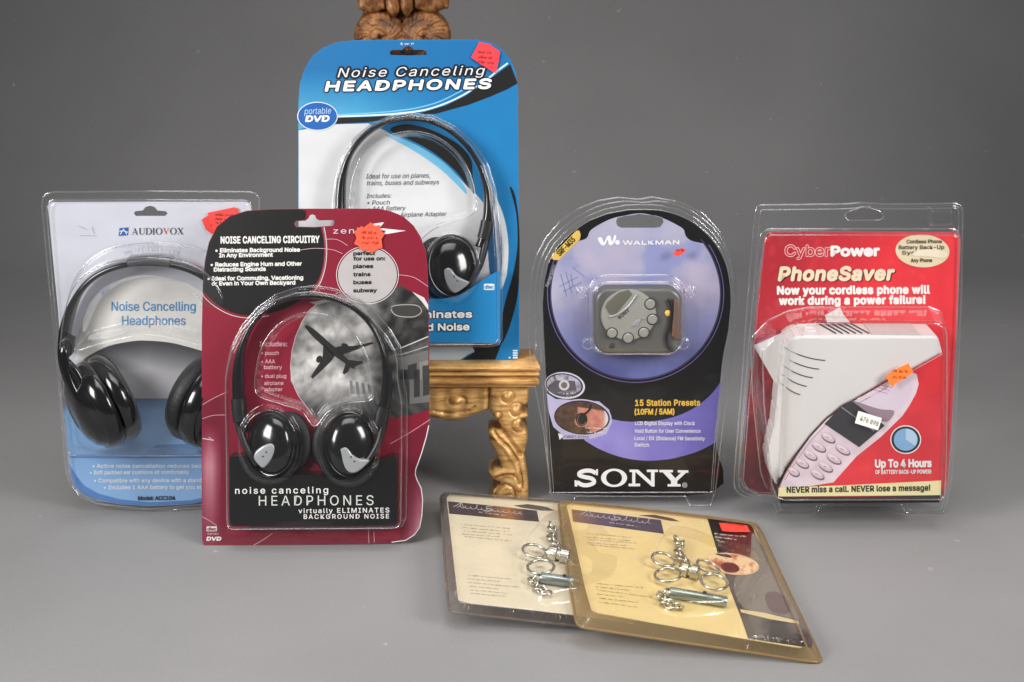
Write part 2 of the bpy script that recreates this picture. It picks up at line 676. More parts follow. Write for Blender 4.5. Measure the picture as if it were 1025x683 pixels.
# ------------------------------------------------------------------ formed sheets
def sd_poly(P, poly):
    """signed distance (inside negative) and nearest point"""
    poly = np.asarray(poly, float)
    best = np.full(len(P), 1e9)
    near = np.zeros_like(P)
    ins = np.zeros(len(P), bool)
    for i in range(len(poly)):
        a, b = poly[i - 1], poly[i]
        e = b - a
        l2 = float(e @ e)
        if l2 < 1e-16: continue
        t = np.clip(((P - a) @ e) / l2, 0, 1)
        q = a + t[:, None] * e
        d = np.hypot(*(P - q).T)
        m = d < best
        best[m] = d[m]
        near[m] = q[m]
        c = (a[1] > P[:, 1]) != (b[1] > P[:, 1])
        xi = a[0] + (P[:, 1] - a[1]) / (e[1] if abs(e[1]) > 1e-15 else 1e-15) * e[0]
        ins ^= c & (P[:, 0] < xi)
    return np.where(ins, -best, best), near


def sd_path(P, path):
    path = np.asarray(path, float)
    best = np.full(len(P), 1e9)
    for i in range(len(path) - 1):
        a, e = path[i], path[i + 1] - path[i]
        t = np.clip(((P - a) @ e) / max(1e-16, float(e @ e)), 0, 1)
        best = np.minimum(best, np.hypot(*(P - (a + t[:, None] * e)).T))
    return best


def sst(x):
    x = np.clip(x, 0, 1)
    return x * x * (3 - 2 * x)


def rise(d, w):
    """0 outside (d>0) to 1 at depth w inside, with round shoulders"""
    return sst(-d / w)


def hfield(mb, poly, hfun, step=0.0018, back=None, holes=(), col=None):
    poly = np.asarray([p[:2] for p in poly], float)
    lo, hi = poly.min(0) - step, poly.max(0) + step
    nx, ny = int((hi[0] - lo[0]) / step) + 2, int((hi[1] - lo[1]) / step) + 2
    X, Y = np.meshgrid(lo[0] + np.arange(nx) * step, lo[1] + np.arange(ny) * step)
    P = np.stack([X.ravel(), Y.ravel()], 1)
    d, near = sd_poly(P, poly)
    for h in holes:
        dh, nh = sd_poly(P, h)
        m = -dh > d
        d = np.where(m, -dh, d)
        near = np.where(m[:, None], nh, near)
    ok = d < 0.55 * step
    snap = (d > -0.30 * step) & ok
    P = np.where(snap[:, None], near, P)
    I = np.arange(nx * ny).reshape(ny, nx)
    q = np.stack([I[:-1, :-1], I[:-1, 1:], I[1:, 1:], I[1:, :-1]], -1).reshape(-1, 4)
    q = q[ok[q].all(1)]
    used = np.unique(q)
    re = np.full(nx * ny, -1)
    re[used] = np.arange(len(used))
    q = re[q]
    P = P[used]
    n = hfun(P)
    vs = [tuple(v) for v in np.column_stack([P, n]).tolist()]
    fs = [tuple(f) for f in q.tolist()]
    if back is not None:
        cnt = {}
        for f in fs:
            for i in range(4):
                cnt[(f[i], f[(i + 1) % 4])] = 1
        bd = [e for e in cnt if (e[1], e[0]) not in cnt]
        mp = {}
        for a, b in bd:
            for k in (a, b):
                if k not in mp:
                    mp[k] = len(vs)
                    vs.append((vs[k][0], vs[k][1], back))
        for a, b in bd:
            fs.append((b, a, mp[a], mp[b]))
    mb.add(vs, fs, col)
    return mb


def beads(pl, parent, rows, mat='seam', step=0.004):
    """rounded folds of the clear sheet: (points in local u,v ; n ; radius ; closed)"""
    m = MB()
    for P, n, r, closed in rows:
        P = [tuple(p[:2]) for p in P]
        out = []
        k = len(P)
        for i in range(k if closed else k - 1):
            a, b = P[i], P[(i + 1) % k]
            l = math.hypot(b[0] - a[0], b[1] - a[1])
            q = max(1, int(l / step))
            out += [(a[0] + (b[0] - a[0]) * j / q, a[1] + (b[1] - a[1]) * j / q, n) for j in range(q)]
        if not closed: out.append((*P[-1], n))
        rr = [r * (0.58 + 0.07 * noise.noise(Vector((v[0] * 40, v[1] * 40, n * 99)))) for v in out]
        m.tube(out, rr, 8, closed=closed)
    return m.build('seam', M[mat], parent, auto=0)


def loft_rim(pl, A, nA, B, nB, parent, mat, name='rim', K=140):
    """sloping wall between two closed outlines in local (u, v)"""
    def rs(P):
        P = [tuple(p[:2]) for p in P]
        L = [0.0]
        for i in range(len(P)):
            a, b = P[i], P[(i + 1) % len(P)]
            L.append(L[-1] + math.hypot(b[0] - a[0], b[1] - a[1]))
        return P, L
    PA, LA = rs(A)
    # walk outline A; match each point to the nearest point of B
    out = []
    for k in range(K):
        s = LA[-1] * k / K
        i = max(j for j in range(len(PA)) if LA[j] <= s + 1e-12)
        a, b = PA[i], PA[(i + 1) % len(PA)]
        t = (s - LA[i]) / max(1e-9, LA[i + 1] - LA[i])
        out.append((a[0] + (b[0] - a[0]) * t, a[1] + (b[1] - a[1]) * t))
    _, near = sd_poly(np.array(out), [tuple(p[:2]) for p in B])
    vs, fs = [], []
    rows = 5
    for r in range(rows):
        t = r / (rows - 1)
        for (x, y), q in zip(out, near):
            w = 0.0008 * math.sin(x * 300 + y * 170) * t * (1 - t)
            vs.append((x + (q[0] - x) * t, y + (q[1] - y) * t, nA + (nB - nA) * (t ** .8) + w))
    for r in range(rows - 1):
        for k in range(K):
            l = (k + 1) % K
            fs.append((r * K + k, r * K + l, (r + 1) * K + l, (r + 1) * K + k))
    m = MB()
    m.add(vs, fs)
    b = len(m.v)
    m.tube([(x, y, nA) for x, y in out], 0.0012, 8, closed=True)
    m.tube([(q[0], q[1], nB) for q in near[::2]], 0.0007, 6, closed=True) if False else None
    return m.build(name, M[mat], parent, auto=0)


def hang_hole(cx, cy, w, h):
    """the usual slot with a hump in the middle (picture units)"""
    b = w * 0.5
    pts = [(-b, h * .25), (-b * .95, -h * .1), (-b * .42, -h * .15), (-b * .3, -h * .55), (0, -h * .75), (b * .3, -h * .55), (b * .42, -h * .15),
           (b * .95, -h * .1), (b, h * .25), (b * .9, h * .5), (0, h * .5), (-b * .9, h * .5)]
    return [(cx + x, cy + y) for x, y in pts]


def NZ(x, y, s, k=0.0, o=4):
    return noise.fractal(Vector((x * s, y * s, k)), 1.0, 2.0, o)

# ================================================================== setting
def build_backdrop():
    prof = [(-0.56, -0.25), (-0.555, -0.02), (-0.54, 0.0), (-0.3, 0.0), (0.0, 0.0), (0.30, 0.0), (0.6, 0.0)]
    R, y0 = 0.5, 0.75
    for i in range(1, 17):
        t = math.radians(84 * i / 16)
        prof.append((y0 + R * math.sin(t), R * (1 - math.cos(t))))
    e = prof[-1]
    prof.append((e[0] + 0.22, 2.3))
    m = MB()
    nx = 12
    vs = [(-2.2 + 4.4 * i / nx, y, z) for y, z in prof for i in range(nx + 1)]
    fs = [(j * (nx + 1) + i, j * (nx + 1) + i + 1, (j + 1) * (nx + 1) + i + 1, (j + 1) * (nx + 1) + i) for j in range(len(prof) - 1) for i in range(nx)]
    m.add(vs, fs)
    mt, nt, b = new_mat('grey paper sweep')
    tc = nt.nodes.new('ShaderNodeTexCoord')
    n1 = nt.nodes.new('ShaderNodeTexNoise')
    n1.inputs['Scale'].default_value, n1.inputs['Detail'].default_value = 3.0, 10
    n2 = nt.nodes.new('ShaderNodeTexNoise')
    n2.inputs['Scale'].default_value, n2.inputs['Detail'].default_value = 420, 3
    mu = nt.nodes.new('ShaderNodeMath'); mu.operation = 'MULTIPLY_ADD'
    mu.inputs[1].default_value = 0.35
    r = nt.nodes.new('ShaderNodeValToRGB')
    c = lin(BACKDROP)
    r.color_ramp.elements[0].position, r.color_ramp.elements[1].position = 0.35, 1.0
    r.color_ramp.elements[0].color = (*[v * 0.88 for v in c], 1)
    r.color_ramp.elements[1].color = (*[v * 1.14 for v in c], 1)
    nt.links.new(tc.outputs['Object'], n1.inputs['Vector'])
    nt.links.new(tc.outputs['Object'], n2.inputs['Vector'])
    nt.links.new(n2.outputs['Fac'], mu.inputs[0])
    nt.links.new(n1.outputs['Fac'], mu.inputs[2])
    nt.links.new(mu.outputs[0], r.inputs['Fac'])
    n3 = nt.nodes.new('ShaderNodeTexNoise')
    n3.inputs['Scale'].default_value, n3.inputs['Detail'].default_value = 55, 2
    nt.links.new(tc.outputs['Object'], n3.inputs['Vector'])
    sp = nt.nodes.new('ShaderNodeValToRGB')
    sp.color_ramp.elements[0].position, sp.color_ramp.elements[1].position = 0.735, 0.77
    sp.color_ramp.elements[0].color, sp.color_ramp.elements[1].color = (0, 0, 0, 1), (.35, .35, .35, 1)
    nt.links.new(n3.outputs['Fac'], sp.inputs['Fac'])
    lm = nt.nodes.new('ShaderNodeMix')
    lm.data_type = 'RGBA'
    lm.inputs[7].default_value = (*lin((196, 194, 192)), 1)
    nt.links.new(sp.outputs['Color'], lm.inputs[0])
    nt.links.new(r.outputs['Color'], lm.inputs[6])
    nt.links.new(lm.outputs[2], b.inputs['Base Color'])
    b.inputs['Roughness'].default_value = 0.62
    b.inputs['Specular IOR Level'].default_value = 0.3
    bp = nt.nodes.new('ShaderNodeBump')
    bp.inputs['Strength'].default_value, bp.inputs['Distance'].default_value = 0.5, 0.0006
    nt.links.new(n2.outputs['Fac'], bp.inputs['Height'])
    nt.links.new(bp.outputs['Normal'], b.inputs['Normal'])
    o = m.build('backdrop', mt, None, True, auto=0)
    meta(o, 'grey paper sweep under and behind the packages', kind='structure')


BACKDROP = (140, 139, 140)
build_backdrop()


def area(name, loc, tgt, size, power, col=(1, 0.98, 0.95), sy=None):
    l = bpy.data.lights.new(name, 'AREA')
    l.energy, l.size, l.color = power, size, col
    if sy:
        l.shape, l.size_y = 'RECTANGLE', sy
    o = bpy.data.objects.new(name, l)
    COL.objects.link(o)
    o.location = loc
    o.rotation_euler = (Vector(tgt) - Vector(loc)).to_track_quat('-Z', 'Y').to_euler()
    return o


area('softbox_left', (-1.05, -1.0, 0.80), (-0.05, 0.0, 0.10), 0.42, 6.8, sy=0.6)
area('softbox_right', (1.10, -0.95, 0.85), (0.08, 0.0, 0.10), 0.42, 5.7, sy=0.6)
area('softbox_top', (0.0, -0.45, 1.30), (0, -0.20, 0), 1.0, 3.0, sy=0.6)
area('added_fill_behind', (0.05, 0.55, 1.35), (0.0, 0.42, 0), 0.5, 0.9)  # added fill light, lifts the dark floor behind the stand
for n_, sp in (('added_fill_behind', 90), ('softbox_left', 100), ('softbox_right', 100), ('softbox_top', 95)):
    bpy.data.lights[n_].spread = math.radians(sp)
w = bpy.data.worlds.new('World')
SC.world = w
w.use_nodes = True
bg = next(n for n in w.node_tree.nodes if n.type == 'BACKGROUND')
bg.inputs['Color'].default_value = (0.9, 0.95, 1.0, 1)
bg.inputs['Strength'].default_value = 0.075

# ================================================================== gilded shelf
SHELF = standing(405, 503)
G = Z(420, 340, 4.017)


def build_shelf():
    pl = SHELF
    top = pl.L(405, 362)[1]
    t = thing('carved_stand', pl, 'gilded carved wooden stand whose shelf carries the blue package, two scrolls at its top', 'stand')
    # moulded top board: profile (n forward, v) swept over the width, returned at the ends
    g = lambda x, y: pl.L(*G(x, y))
    xr = g(455, 120)[0]
    xl = -xr
    yb = g(0, 180)[1]
    hh = top - yb
    prof = [(0.002, yb), (0.008, yb + .02 * hh), (0.0085, yb + .10 * hh), (0.011, yb + .16 * hh), (0.0135, yb + .26 * hh), (0.0135, yb + .36 * hh), (0.0115, yb + .43 * hh),
            (0.0085, yb + .46 * hh), (0.0085, yb + .50 * hh), (0.0115, yb + .54 * hh), (0.014, yb + .62 * hh), (0.0135, yb + .70 * hh), (0.0105, yb + .75 * hh), (0.0105, yb + .80 * hh),
            (0.015, yb + .84 * hh), (0.016, yb + .94 * hh), (0.0145, top), (-0.036, top)]
    m = MB()
    k = len(prof)
    vs = []
    NS = 40
    for i in range(NS + 1):
        for n, v in prof:
            e = n - 0.002 if n > 0 else 0
            x = (xl - e * 0.5) + (xr - xl + e) * i / NS
            wob = 0.0004 * noise.noise(Vector((x * 40, v * 60, n * 30)))
            vs.append((x, v + (wob if v < top else 0), n + wob))
    fs = [(i * k + j, i * k + j + 1, (i + 1) * k + j + 1, (i + 1) * k + j) for i in range(NS) for j in range(k - 1)]
    b = len(vs)
    vs += [(xl, yb, -0.036), (xr, yb, -0.036)]
    fs.append(tuple(range(k)) + (b,))
    fs.append(tuple(NS * k + j for j in range(k))[::-1] + (b + 1,))
    fs.append((b, k - 1, NS * k + k - 1, b + 1))
    fs.append((0, b, b + 1, NS * k))
    m.add(vs, [f[::-1] for f in fs])
    m.build('top_board', M['gilt'], t, auto=50)
    # apron with a hanging lobe, mirrored about the middle
    half = [(G(285, 180)), G(279, 288), G(255, 297), G(215, 308), G(185, 322), G(150, 331), G(110, 331), G(75, 325), G(45, 318), (420, 418), (410, 420)]
    half = [pl.L(*p) for p in half]
    P = half + [(-x, y) for x, y in half[::-1]]
    sw = [pl.L(*G(x, y)) for x, y in ((60, 288), (100, 297), (150, 298), (195, 288), (220, 271))]
    kn = pl.L(*G(150, 248))

    def h(q):
        d, _ = sd_poly(q, P)
        a = np.stack([np.abs(q[:, 0]), q[:, 1]], 1)
        n = -0.004 + 0.0035 * rise(d, 0.004)
        n -= 0.0034 * np.clip(1 - sd_path(a, sw) / 0.0016, 0, 1)
        kk = np.hypot(a[:, 0] - kn[0], (a[:, 1] - kn[1]) * 1.6)
        n += 0.003 * sst(1 - kk / 0.006) - 0.0015 * sst(1 - np.abs(kk - 0.008) / 0.002)
        n += 0.0006 * np.sin(q[:, 0] * 420 + 9 * q[:, 1]) * rise(d, 0.006)
        return n
    m = hfield(MB(), P, h, 0.0012, back=-0.016)
    m.build('apron', M['gilt'], t, auto=0)
    # carved legs: leaf with flutes
    leg = [G(283, 180), G(440, 180), G(440, 232), G(434, 262), G(415, 268), G(404, 280), G(415, 292), G(434, 296), G(437, 312), G(412, 325), G(400, 345), G(418, 356), G(434, 372),
           G(435, 400), G(428, 440), G(420, 468), G(430, 520), G(437, 580), G(438, 640), (528, 503), (528, 506), (489, 506), G(286, 640), G(292, 612), G(325, 577), G(292, 562), G(276, 536), G(300, 522), G(331, 514),
           G(316, 480), G(282, 412), G(275, 371), G(290, 364), G(326, 362), G(331, 355), G(284, 290)]
    leg = [pl.L(*p) for p in leg]
    leg = [(x, max(y, 0.0008)) for x, y in leg]
    fl = [[(300, 372), (330, 405), (375, 450), (405, 520), (415, 600)], [(325, 365), (365, 410), (405, 465)], [(335, 360), (380, 415), (412, 462)], [(300, 555), (340, 540), (385, 545), (400, 580)],
          [(300, 640), (315, 600), (350, 580), (380, 600), (385, 640)], [(340, 650), (345, 625), (365, 622)]]
    fl = [[pl.L(*G(*p)) for p in cr(f, 5, False)] for f in fl]
    fl2 = [[pl.L(*G(*p)) for p in f] for f in ([(300, 385), (350, 440), (390, 500), (402, 600)], [(355, 385), (400, 440)], [(290, 545), (330, 528), (370, 530)])]
    bos = [(pl.L(*G(355, 228)), 0.0055), (pl.L(*G(392, 280)), 0.006), (pl.L(*G(400, 345)), 0.006), (pl.L(*G(312, 305)), 0.0035)]
    for sgn in (1, -1):
        Q = [(sgn * x, y) for x, y in leg]

        def h2(q, sgn=sgn, Q=Q):
            d, _ = sd_poly(q, Q)
            a = np.stack([q[:, 0] * sgn, q[:, 1]], 1)
            n = -0.001 + 0.0035 * np.sqrt(np.clip(-d / 0.006, 0, 1))
            low = sst((pl.L(*G(300, 300))[1] - a[:, 1]) / 0.02)
            for f in fl:
                n -= 0.0042 * np.clip(1 - sd_path(a, f) / 0.0017, 0, 1) * (0.3 + 0.7 * low)
            for f in fl2:
                n += 0.0018 * sst(1 - sd_path(a, f) / 0.004)
            for c, r in bos:
                k = np.hypot(a[:, 0] - c[0], a[:, 1] - c[1])
                n += 0.003 * sst(1 - k / r) - 0.0022 * sst(1 - np.abs(k - r * 1.1) / 0.0016)
            n += 0.0006 * np.sin(a[:, 0] * 300 - a[:, 1] * 190)
            return np.where(d > -1e-6, -0.004, n)
        m = hfield(MB(), Q, h2, 0.0011, back=-0.03)
        m.build('leg', M['gilt'], t, auto=0)
    m = MB()
    m.box((0, top - 0.012, -0.085), (0.07, 0.02, 0.11))
    m.build('bracket', M['gilt'], t)
    return top, pl.O.y, t


SHELF_TOP, SHELF_Y, STAND = build_shelf()


# ================================================================== carved ornament behind the blue package
def build_ornament():
    y = SHELF_Y + 0.118
    d = ray(402, 40)
    k = (y - CAM.y) / d.y
    O = Vector(((CAM + d * k).x, y, SHELF_TOP))
    pl = Plane(O, Vector((1, 0, 0)), Vector((0, 0, 1)))
    t = STAND
    sh = pl.O - SHELF.O
    OFF[t.name] = Vector((-sh.x, -sh.z, sh.y))
    c1, c2 = pl.L(380, 37, .02), pl.L(425, 37, .02)
    r = abs(c2[0] - c1[0]) * 0.575
    m = MB()
    hw = r * 1.7
    z0 = -0.012
    P = [(-hw, z0), (hw, z0), (hw, 0.0005), (hw * .9, 0.02), (hw * .62, 0.05), (hw * .55, c1[1] * .5), (hw * .8, c1[1] - r), (hw * .95, c1[1]), (hw * .86, c1[1] + r * 1.0), (hw * .8, c1[1] + r * 3),
         (-hw * .8, c1[1] + r * 3), (-hw * .86, c1[1] + r * 1.0), (-hw * .95, c1[1]), (-hw * .8, c1[1] - r), (-hw * .55, c1[1] * .5), (-hw * .62, 0.05), (-hw * .9, 0.02), (-hw, 0.0005)]
    hfield(m, P, lambda q: 0.002 + 0.012 * np.sqrt(np.clip(-sd_poly(q, P)[0] / 0.02, 0, 1)) + 0.0008 * np.sin(q[:, 0] * 500), 0.0025, back=-0.012)
    m.build('post', M['carved'], t, auto=0)
    for c, sg in ((c1, -1), (c2, 1)):
        m = MB()
        Q = ell(c[0], c[1], r, r * 1.04, k=64)

        def h(q, c=c, sg=sg):
            dx, dy = (q[:, 0] - c[0]) * sg, q[:, 1] - c[1]
            rr = np.hypot(dx, dy) / r
            an = np.arctan2(dy, dx)
            ph = rr * 4.6 + an / (2 * math.pi)
            base = 0.016 + 0.011 * np.sqrt(np.clip(1 - rr ** 2, 0, 1))
            return base + (0.0010 + 0.0006 * np.sin(an * 3 + rr * 5)) * np.abs(np.sin(math.pi * ph * 1.25)) + 0.0007 * np.sin(dx * 420 + 3 * np.sin(dy * 260)) - 0.004 * sst(1 - rr / 0.16) + 0.0006 * np.sin(an * 26 + rr * 20)
        hfield(m, Q, h, 0.0010, back=0.004)
        m.build('scroll', M['carved'], t, auto=0)
    # leafy figure above, cut by the top of the picture
    a = pl.L(359, 9, .02); b = pl.L(449, 9, .02); top = a[1] + 0.05
    segs = [((358, 386), -1), ((386, 402), 1), ((400, 414), 2), ((414, 449), -2)]
    for (x0, x1), kind in segs:
        u0, u1 = pl.L(x0, 8, .022)[0], pl.L(x1, 8, .022)[0]
        yb = pl.L(0, 14 if abs(kind) != 2 else 13, .03)[1]
        mid = (u0 + u1) / 2
        P = [(u0, yb + .003), (mid, yb - (0.006 if kind > 0 else 0.001)), (u1, yb + .003), (u1 + .001, yb + .02), (u1 - .002, top), (u0 + .002, top), (u0 - .001, yb + .02)]
        m = MB()
        hfield(m, P, lambda q: 0.020 + 0.012 * np.sqrt(np.clip(-sd_poly(q, P)[0] / ((u1 - u0) * .5), 0, 1)) + 0.0012 * np.sin((q[:, 0] - u0) * 900 + q[:, 1] * 200), 0.0012, back=0.002)
        m.build('leaf', M['carvedr'], t, auto=0)


build_ornament()


# ================================================================== on-ear headphones used in the red and in the blue package
def onear(pl, band, cups, label, n0, arms, group=None, wband=0.0075, pads=0.009):
    """band: centre line (picture units); cups: (cx, cy, rx, ry, accent polygon, side)"""
    low = min(pl.L(c[0], c[1] + c[3], n0)[1] for c in cups)
    t = thing('headphones', pl, label, 'headphones', group, off=(pl.L(sum(c[0] for c in cups) / len(cups), 0, 0)[0], low, 0))
    P = [pl.L3(*p, n0 + 0.003) for p in cr(band, 8, False)]
    k = len(P)
    r = [0.0026 + 0.0026 * sst(np.array([abs(i / (k - 1) - 0.5) * 2 - 0.45]) / 0.3)[0] for i in range(k)]
    m = MB()
    m.tube(P, r, 14, w=wband, sq=0.75)
    m.build('headband', M['black'], t, auto=0)
    for q in (P[5:13], P[-13:-5]):
        m = MB()
        m.tube(q, 0.0062, 14, w=wband * 1.22, sq=0.55)
        m.build('slider', M['blackm'], t, auto=40)
    for (cx, cy, rx, ry, acc, side), arm in zip(cups, arms):
        c = pl.L3(cx, cy, n0)
        ax = Vector((0.30 * side, 0.10, 1)).normalized()
        R = abs(pl.L(cx + rx, cy, n0)[0] - c.x)
        Ry = abs(pl.L(cx, cy + ry, n0)[1] - c.y)
        e = Ry / R
        m = MB()
        prof = [(R * .80, -0.006), (R * .97, -0.002), (R, 0.001), (R * .985, 0.0045), (R * .93, 0.0065), (R * .90, 0.0065), (R * .885, 0.0062), (R * .86, 0.0085), (R * .76, 0.0115), (R * .6, 0.0138), (R * .4, 0.0152), (R * .18, 0.0158), (0.0002, 0.016)]
        m.lathe(c, ax, prof, 48, xdir=(1, 0, 0), sx=1, sy=e)
        cup = m.build('earcup', M['black'], t, auto=50)
        m = MB()
        pr = [(R * .55, -0.013), (R * .8, -0.014), (R * .93, -0.011), (R * .95, -0.0085), (R * .9, -0.005), (R * .6, -0.0045)]
        m.lathe(c + Vector((-side * pads, 0, 0)), ax, pr, 40, xdir=(1, 0, 0), sx=1, sy=e)
        m.build('ear_pad', M['foam'], t, auto=0)
        # silver accent with two screw dimples
        if acc:
            q = [pl.L(*p, n0 + 0.012) for p in acc]
            nn = n0 + 0.0118
            m = MB()
            m.prism(q, nn, nn + 0.0058, bev=0.0016)
            m.build('accent', M['silver'], cup, auto=45)
            cxm, cym = sum(p[0] for p in q) / len(q), sum(p[1] for p in q) / len(q)
            m = MB()
            for dx, dy in ((-0.0012 * side, 0.0026), (0.0016 * side, -0.0012)):
                m.lathe((cxm + dx, cym + dy, nn + 0.0052), (0, 0, 1), [(0.0007, 0), (0.0007, 0.0011), (0.0002, 0.0012)], 12)
            m.build('screw', M['slot'], cup)
        if arm:
            m = MB()
            q = [pl.L3(*p[:2], n0 + p[2]) for p in cr(arm, 6, False)]
            m.tube(q, [0.0038 - 0.0012 * i / len(q) for i in range(len(q))], 12, w=0.0045, sq=0.8)
            m.build('yoke', M['blackm'], t, auto=0)
    return t


def body_in(P, d=0.0034):
    P = [tuple(p[:2]) for p in P]
    ar = sum(P[i - 1][0] * P[i][1] - P[i][0] * P[i - 1][1] for i in range(len(P)))
    return inset(P if ar > 0 else P[::-1], d)


# ================================================================== red package
R1, R2, R3 = Z(190, 200, 3.796), Z(190, 370, 3.692), Z(190, 430, 4.1)
CRIM, WHT, INK = (136, 19, 46), (236, 233, 230), (17, 15, 15)
RED = standing(314, 546, lean=11.5, yaw=0)


def build_red():
    pl = RED
    t = thing('headphone_package', pl, 'crimson package with airplane photo leaning in front of the shelf', 'package', 'headphone packages')
    out = [(202, 330), (203, 285), (205, 262), (209, 243), (217, 227), (230, 216.5), (247, 211), (270, 209.5), (300, 209), (340, 209), (378, 209), (391, 211.5), (404, 217), (414, 226), (421, 237), (426, 251), (428, 268), (429, 300),
           (429.5, 370), (430, 410), (429.5, 424), (427, 438), (422, 455), (416.5, 470), (416, 475), (418, 481), (422, 489), (423.5, 500), (422.8, 516), (420.5, 528), (415, 536), (406, 541.5), (392, 543.5),
           (369, 544.5), (330, 545), (290, 545.5), (240, 546), (212, 546), (204, 545.5), (202.5, 540), (202, 500), (202, 440), (203.5, 439.5), (202, 438), (202, 400)]
    hole = [R1(398, 90), R1(404, 82), R1(440, 80), R1(452, 70), R1(456, 60), R1(466, 56), R1(476, 60), R1(480, 72), R1(492, 79), R1(545, 78), R1(551, 88), R1(545, 99), R1(470, 104), R1(405, 102)]
    a = Art(pl)
    a.base(out, CRIM, holes=[hole])
    # paler printed glow along the lower left and right edges
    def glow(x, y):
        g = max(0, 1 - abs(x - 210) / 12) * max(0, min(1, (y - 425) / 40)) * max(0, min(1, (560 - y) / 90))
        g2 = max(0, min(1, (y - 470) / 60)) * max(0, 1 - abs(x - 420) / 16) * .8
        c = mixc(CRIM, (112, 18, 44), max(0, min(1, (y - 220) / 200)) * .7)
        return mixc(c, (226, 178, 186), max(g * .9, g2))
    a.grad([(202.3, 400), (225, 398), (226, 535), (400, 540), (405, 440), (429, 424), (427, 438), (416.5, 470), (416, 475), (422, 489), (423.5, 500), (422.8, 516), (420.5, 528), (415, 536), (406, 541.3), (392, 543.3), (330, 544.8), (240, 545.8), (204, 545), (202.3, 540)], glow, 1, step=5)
    # black disc at the top left with a white hairline round it
    hp = list(hole)
    arc = cr([(497, 104), (507, 150), (509, 205), (501, 265), (480, 318), (440, 365), (380, 405), (310, 430), (230, 440), (170, 431), (112, 404), (72, 370), (51, 347)], 5, False)
    a.poly([R1(*p) for p in arc] + [(203.3, 285), (205.3, 262), (209.3, 243.3), (217.3, 227.3), (230, 217), (247, 211.5), (270, 210), (300, 209.5), (306, 211)] + [R1(442, 60), R1(438, 76), R1(402, 79), R1(395, 90), R1(402, 105), R1(480, 107)], INK, 2)
    a.line([R1(*p) for p in cr([(510, 104), (518, 150), (520, 206), (512, 268), (491, 324), (450, 374)], 5, False)], .7, (228, 222, 222), 3)
    a.line([R1(*p) for p in cr([(505, 104), (513, 150), (515, 206), (507, 268), (486, 322), (446, 370)], 5, False)], .3, (200, 160, 170), 3)
    a.line([R1(*p) for p in cr([(300, 441), (230, 450), (162, 440), (104, 412), (60, 376), (47, 356)], 5, False)], .6, (228, 222, 222), 3)
    T = lambda s, p0, p1, cap, c=WHT, z=R1, **k: a.text(s, p0, p1, cap, c, 6, z, **k)
    T('NOISE CANCELING CIRCUITRY', (118, 166), (492, 163), 25, bold=.026, sp=1.06)
    T('• Eliminates Background Noise', (98, 200), (418, 197), 14.5, bold=.036)
    T('In Any Environment', (112, 219), (315, 216), 14.5, bold=.036)
    T('• Reduces Engine Hum and Other', (80, 254), (425, 250), 14.5, bold=.036)
    T('Distracting Sounds', (92, 273), (288, 270), 14.5, bold=.036)
    T('• Ideal for Commuting, Vacationing', (68, 307), (430, 303), 14.5, bold=.036)
    T('or Even in Your Own Backyard', (84, 326), (400, 322), 14.5, bold=.036)
    T('zenith', (545, 129), (690, 128), 21, (228, 215, 216), sp=1.15)
    a.poly([(690, 92), (738, 86), (722, 108), (822, 118), (735, 133), (745, 118), (690, 112)], (238, 228, 228), 4, R1)
    # station and sky photograph
    def photo(x, y):
        n = NZ(x, y, .035, 3)
        n2 = NZ(x, y, .11, 7)
        sky = 150 + 100 * n + 34 * n2 + (y - 300) * .22
        vx, vy = 352, 372
        an = math.atan2(y - vy, x - vx)
        rr = math.hypot(x - vx, y - vy)
        st = 62 + 26 * math.sin(an * 15) * math.exp(-abs(an) * .5) + 30 * n2 + 30 * math.exp(-rr / 20)
        if an < -0.62: st = 58 + 24 * math.sin(an * 22 + n * 3) + 35 * n2
        k = min(1, max(0, (x - 372 - (y - 330) * -.10) / 14))
        v = sky * (1 - k) + st * k
        if y > 385: v = v * (1 - min(1, (y - 385) / 30)) + (46 + 60 * abs(math.sin(an * 20)) * .5) * min(1, (y - 385) / 30)
        return (v * 1.0, v * .985, v * .97)
    ph = [R1(482, 395), R1(455, 420), R1(425, 465), R1(402, 520), R1(388, 575), R1(382, 640), R1(384, 690), R2(388, 70), R2(400, 95), R2(425, 130), R2(452, 165), R2(470, 185), R2(690, 182), R2(760, 178), R2(830, 165),
          R2(884, 148), R1(906, 640), R1(906, 420), R1(880, 385), R1(845, 352), R1(800, 325), R1(745, 350), R1(690, 385), R1(600, 372)]
    a.grad(ph, photo, 2, step=1.8)
    a.poly([(455, 390), (560, 372), (690, 392), (690, 400), (560, 380), (480, 400)], (170, 168, 165), 3, R1)
    a.line([R1(483, 396), R1(455, 420), R1(425, 465), R1(402, 520), R1(388, 575), R1(382, 640), R2(388, 70), R2(400, 95), R2(425, 130), R2(452, 165)], .5, (225, 200, 205), 4)
    # train, platform and cab details
    a.poly([(800, 600), (906, 572), (906, 683), (800, 683)], (112, 110, 108), 3, R1)
    a.poly([(828, 630), (862, 620), (862, 683), (828, 683)], (58, 57, 57), 4, R1)
    a.poly([(872, 618), (906, 610), (906, 683), (872, 683)], (134, 132, 129), 4, R1)
    a.poly([(884, 632), (906, 628), (906, 683), (884, 683)], (62, 61, 61), 5, R1)
    a.poly([(770, 0), (805, 0), (812, 130), (770, 105)], (60, 58, 58), 3, R2)
    a.poly([(812, 0), (886, 0), (886, 120), (812, 128)], (110, 108, 106), 3, R2)
    a.poly([(828, 0), (850, 0), (850, 100), (828, 104)], (54, 53, 53), 4, R2)
    a.poly([(862, 0), (886, 0), (886, 92), (862, 98)], (56, 55, 55), 4, R2)
    a.poly([(770, 405), (790, 396), (880, 392), (884, 440), (850, 452), (775, 446)], (62, 60, 58), 3, R1)
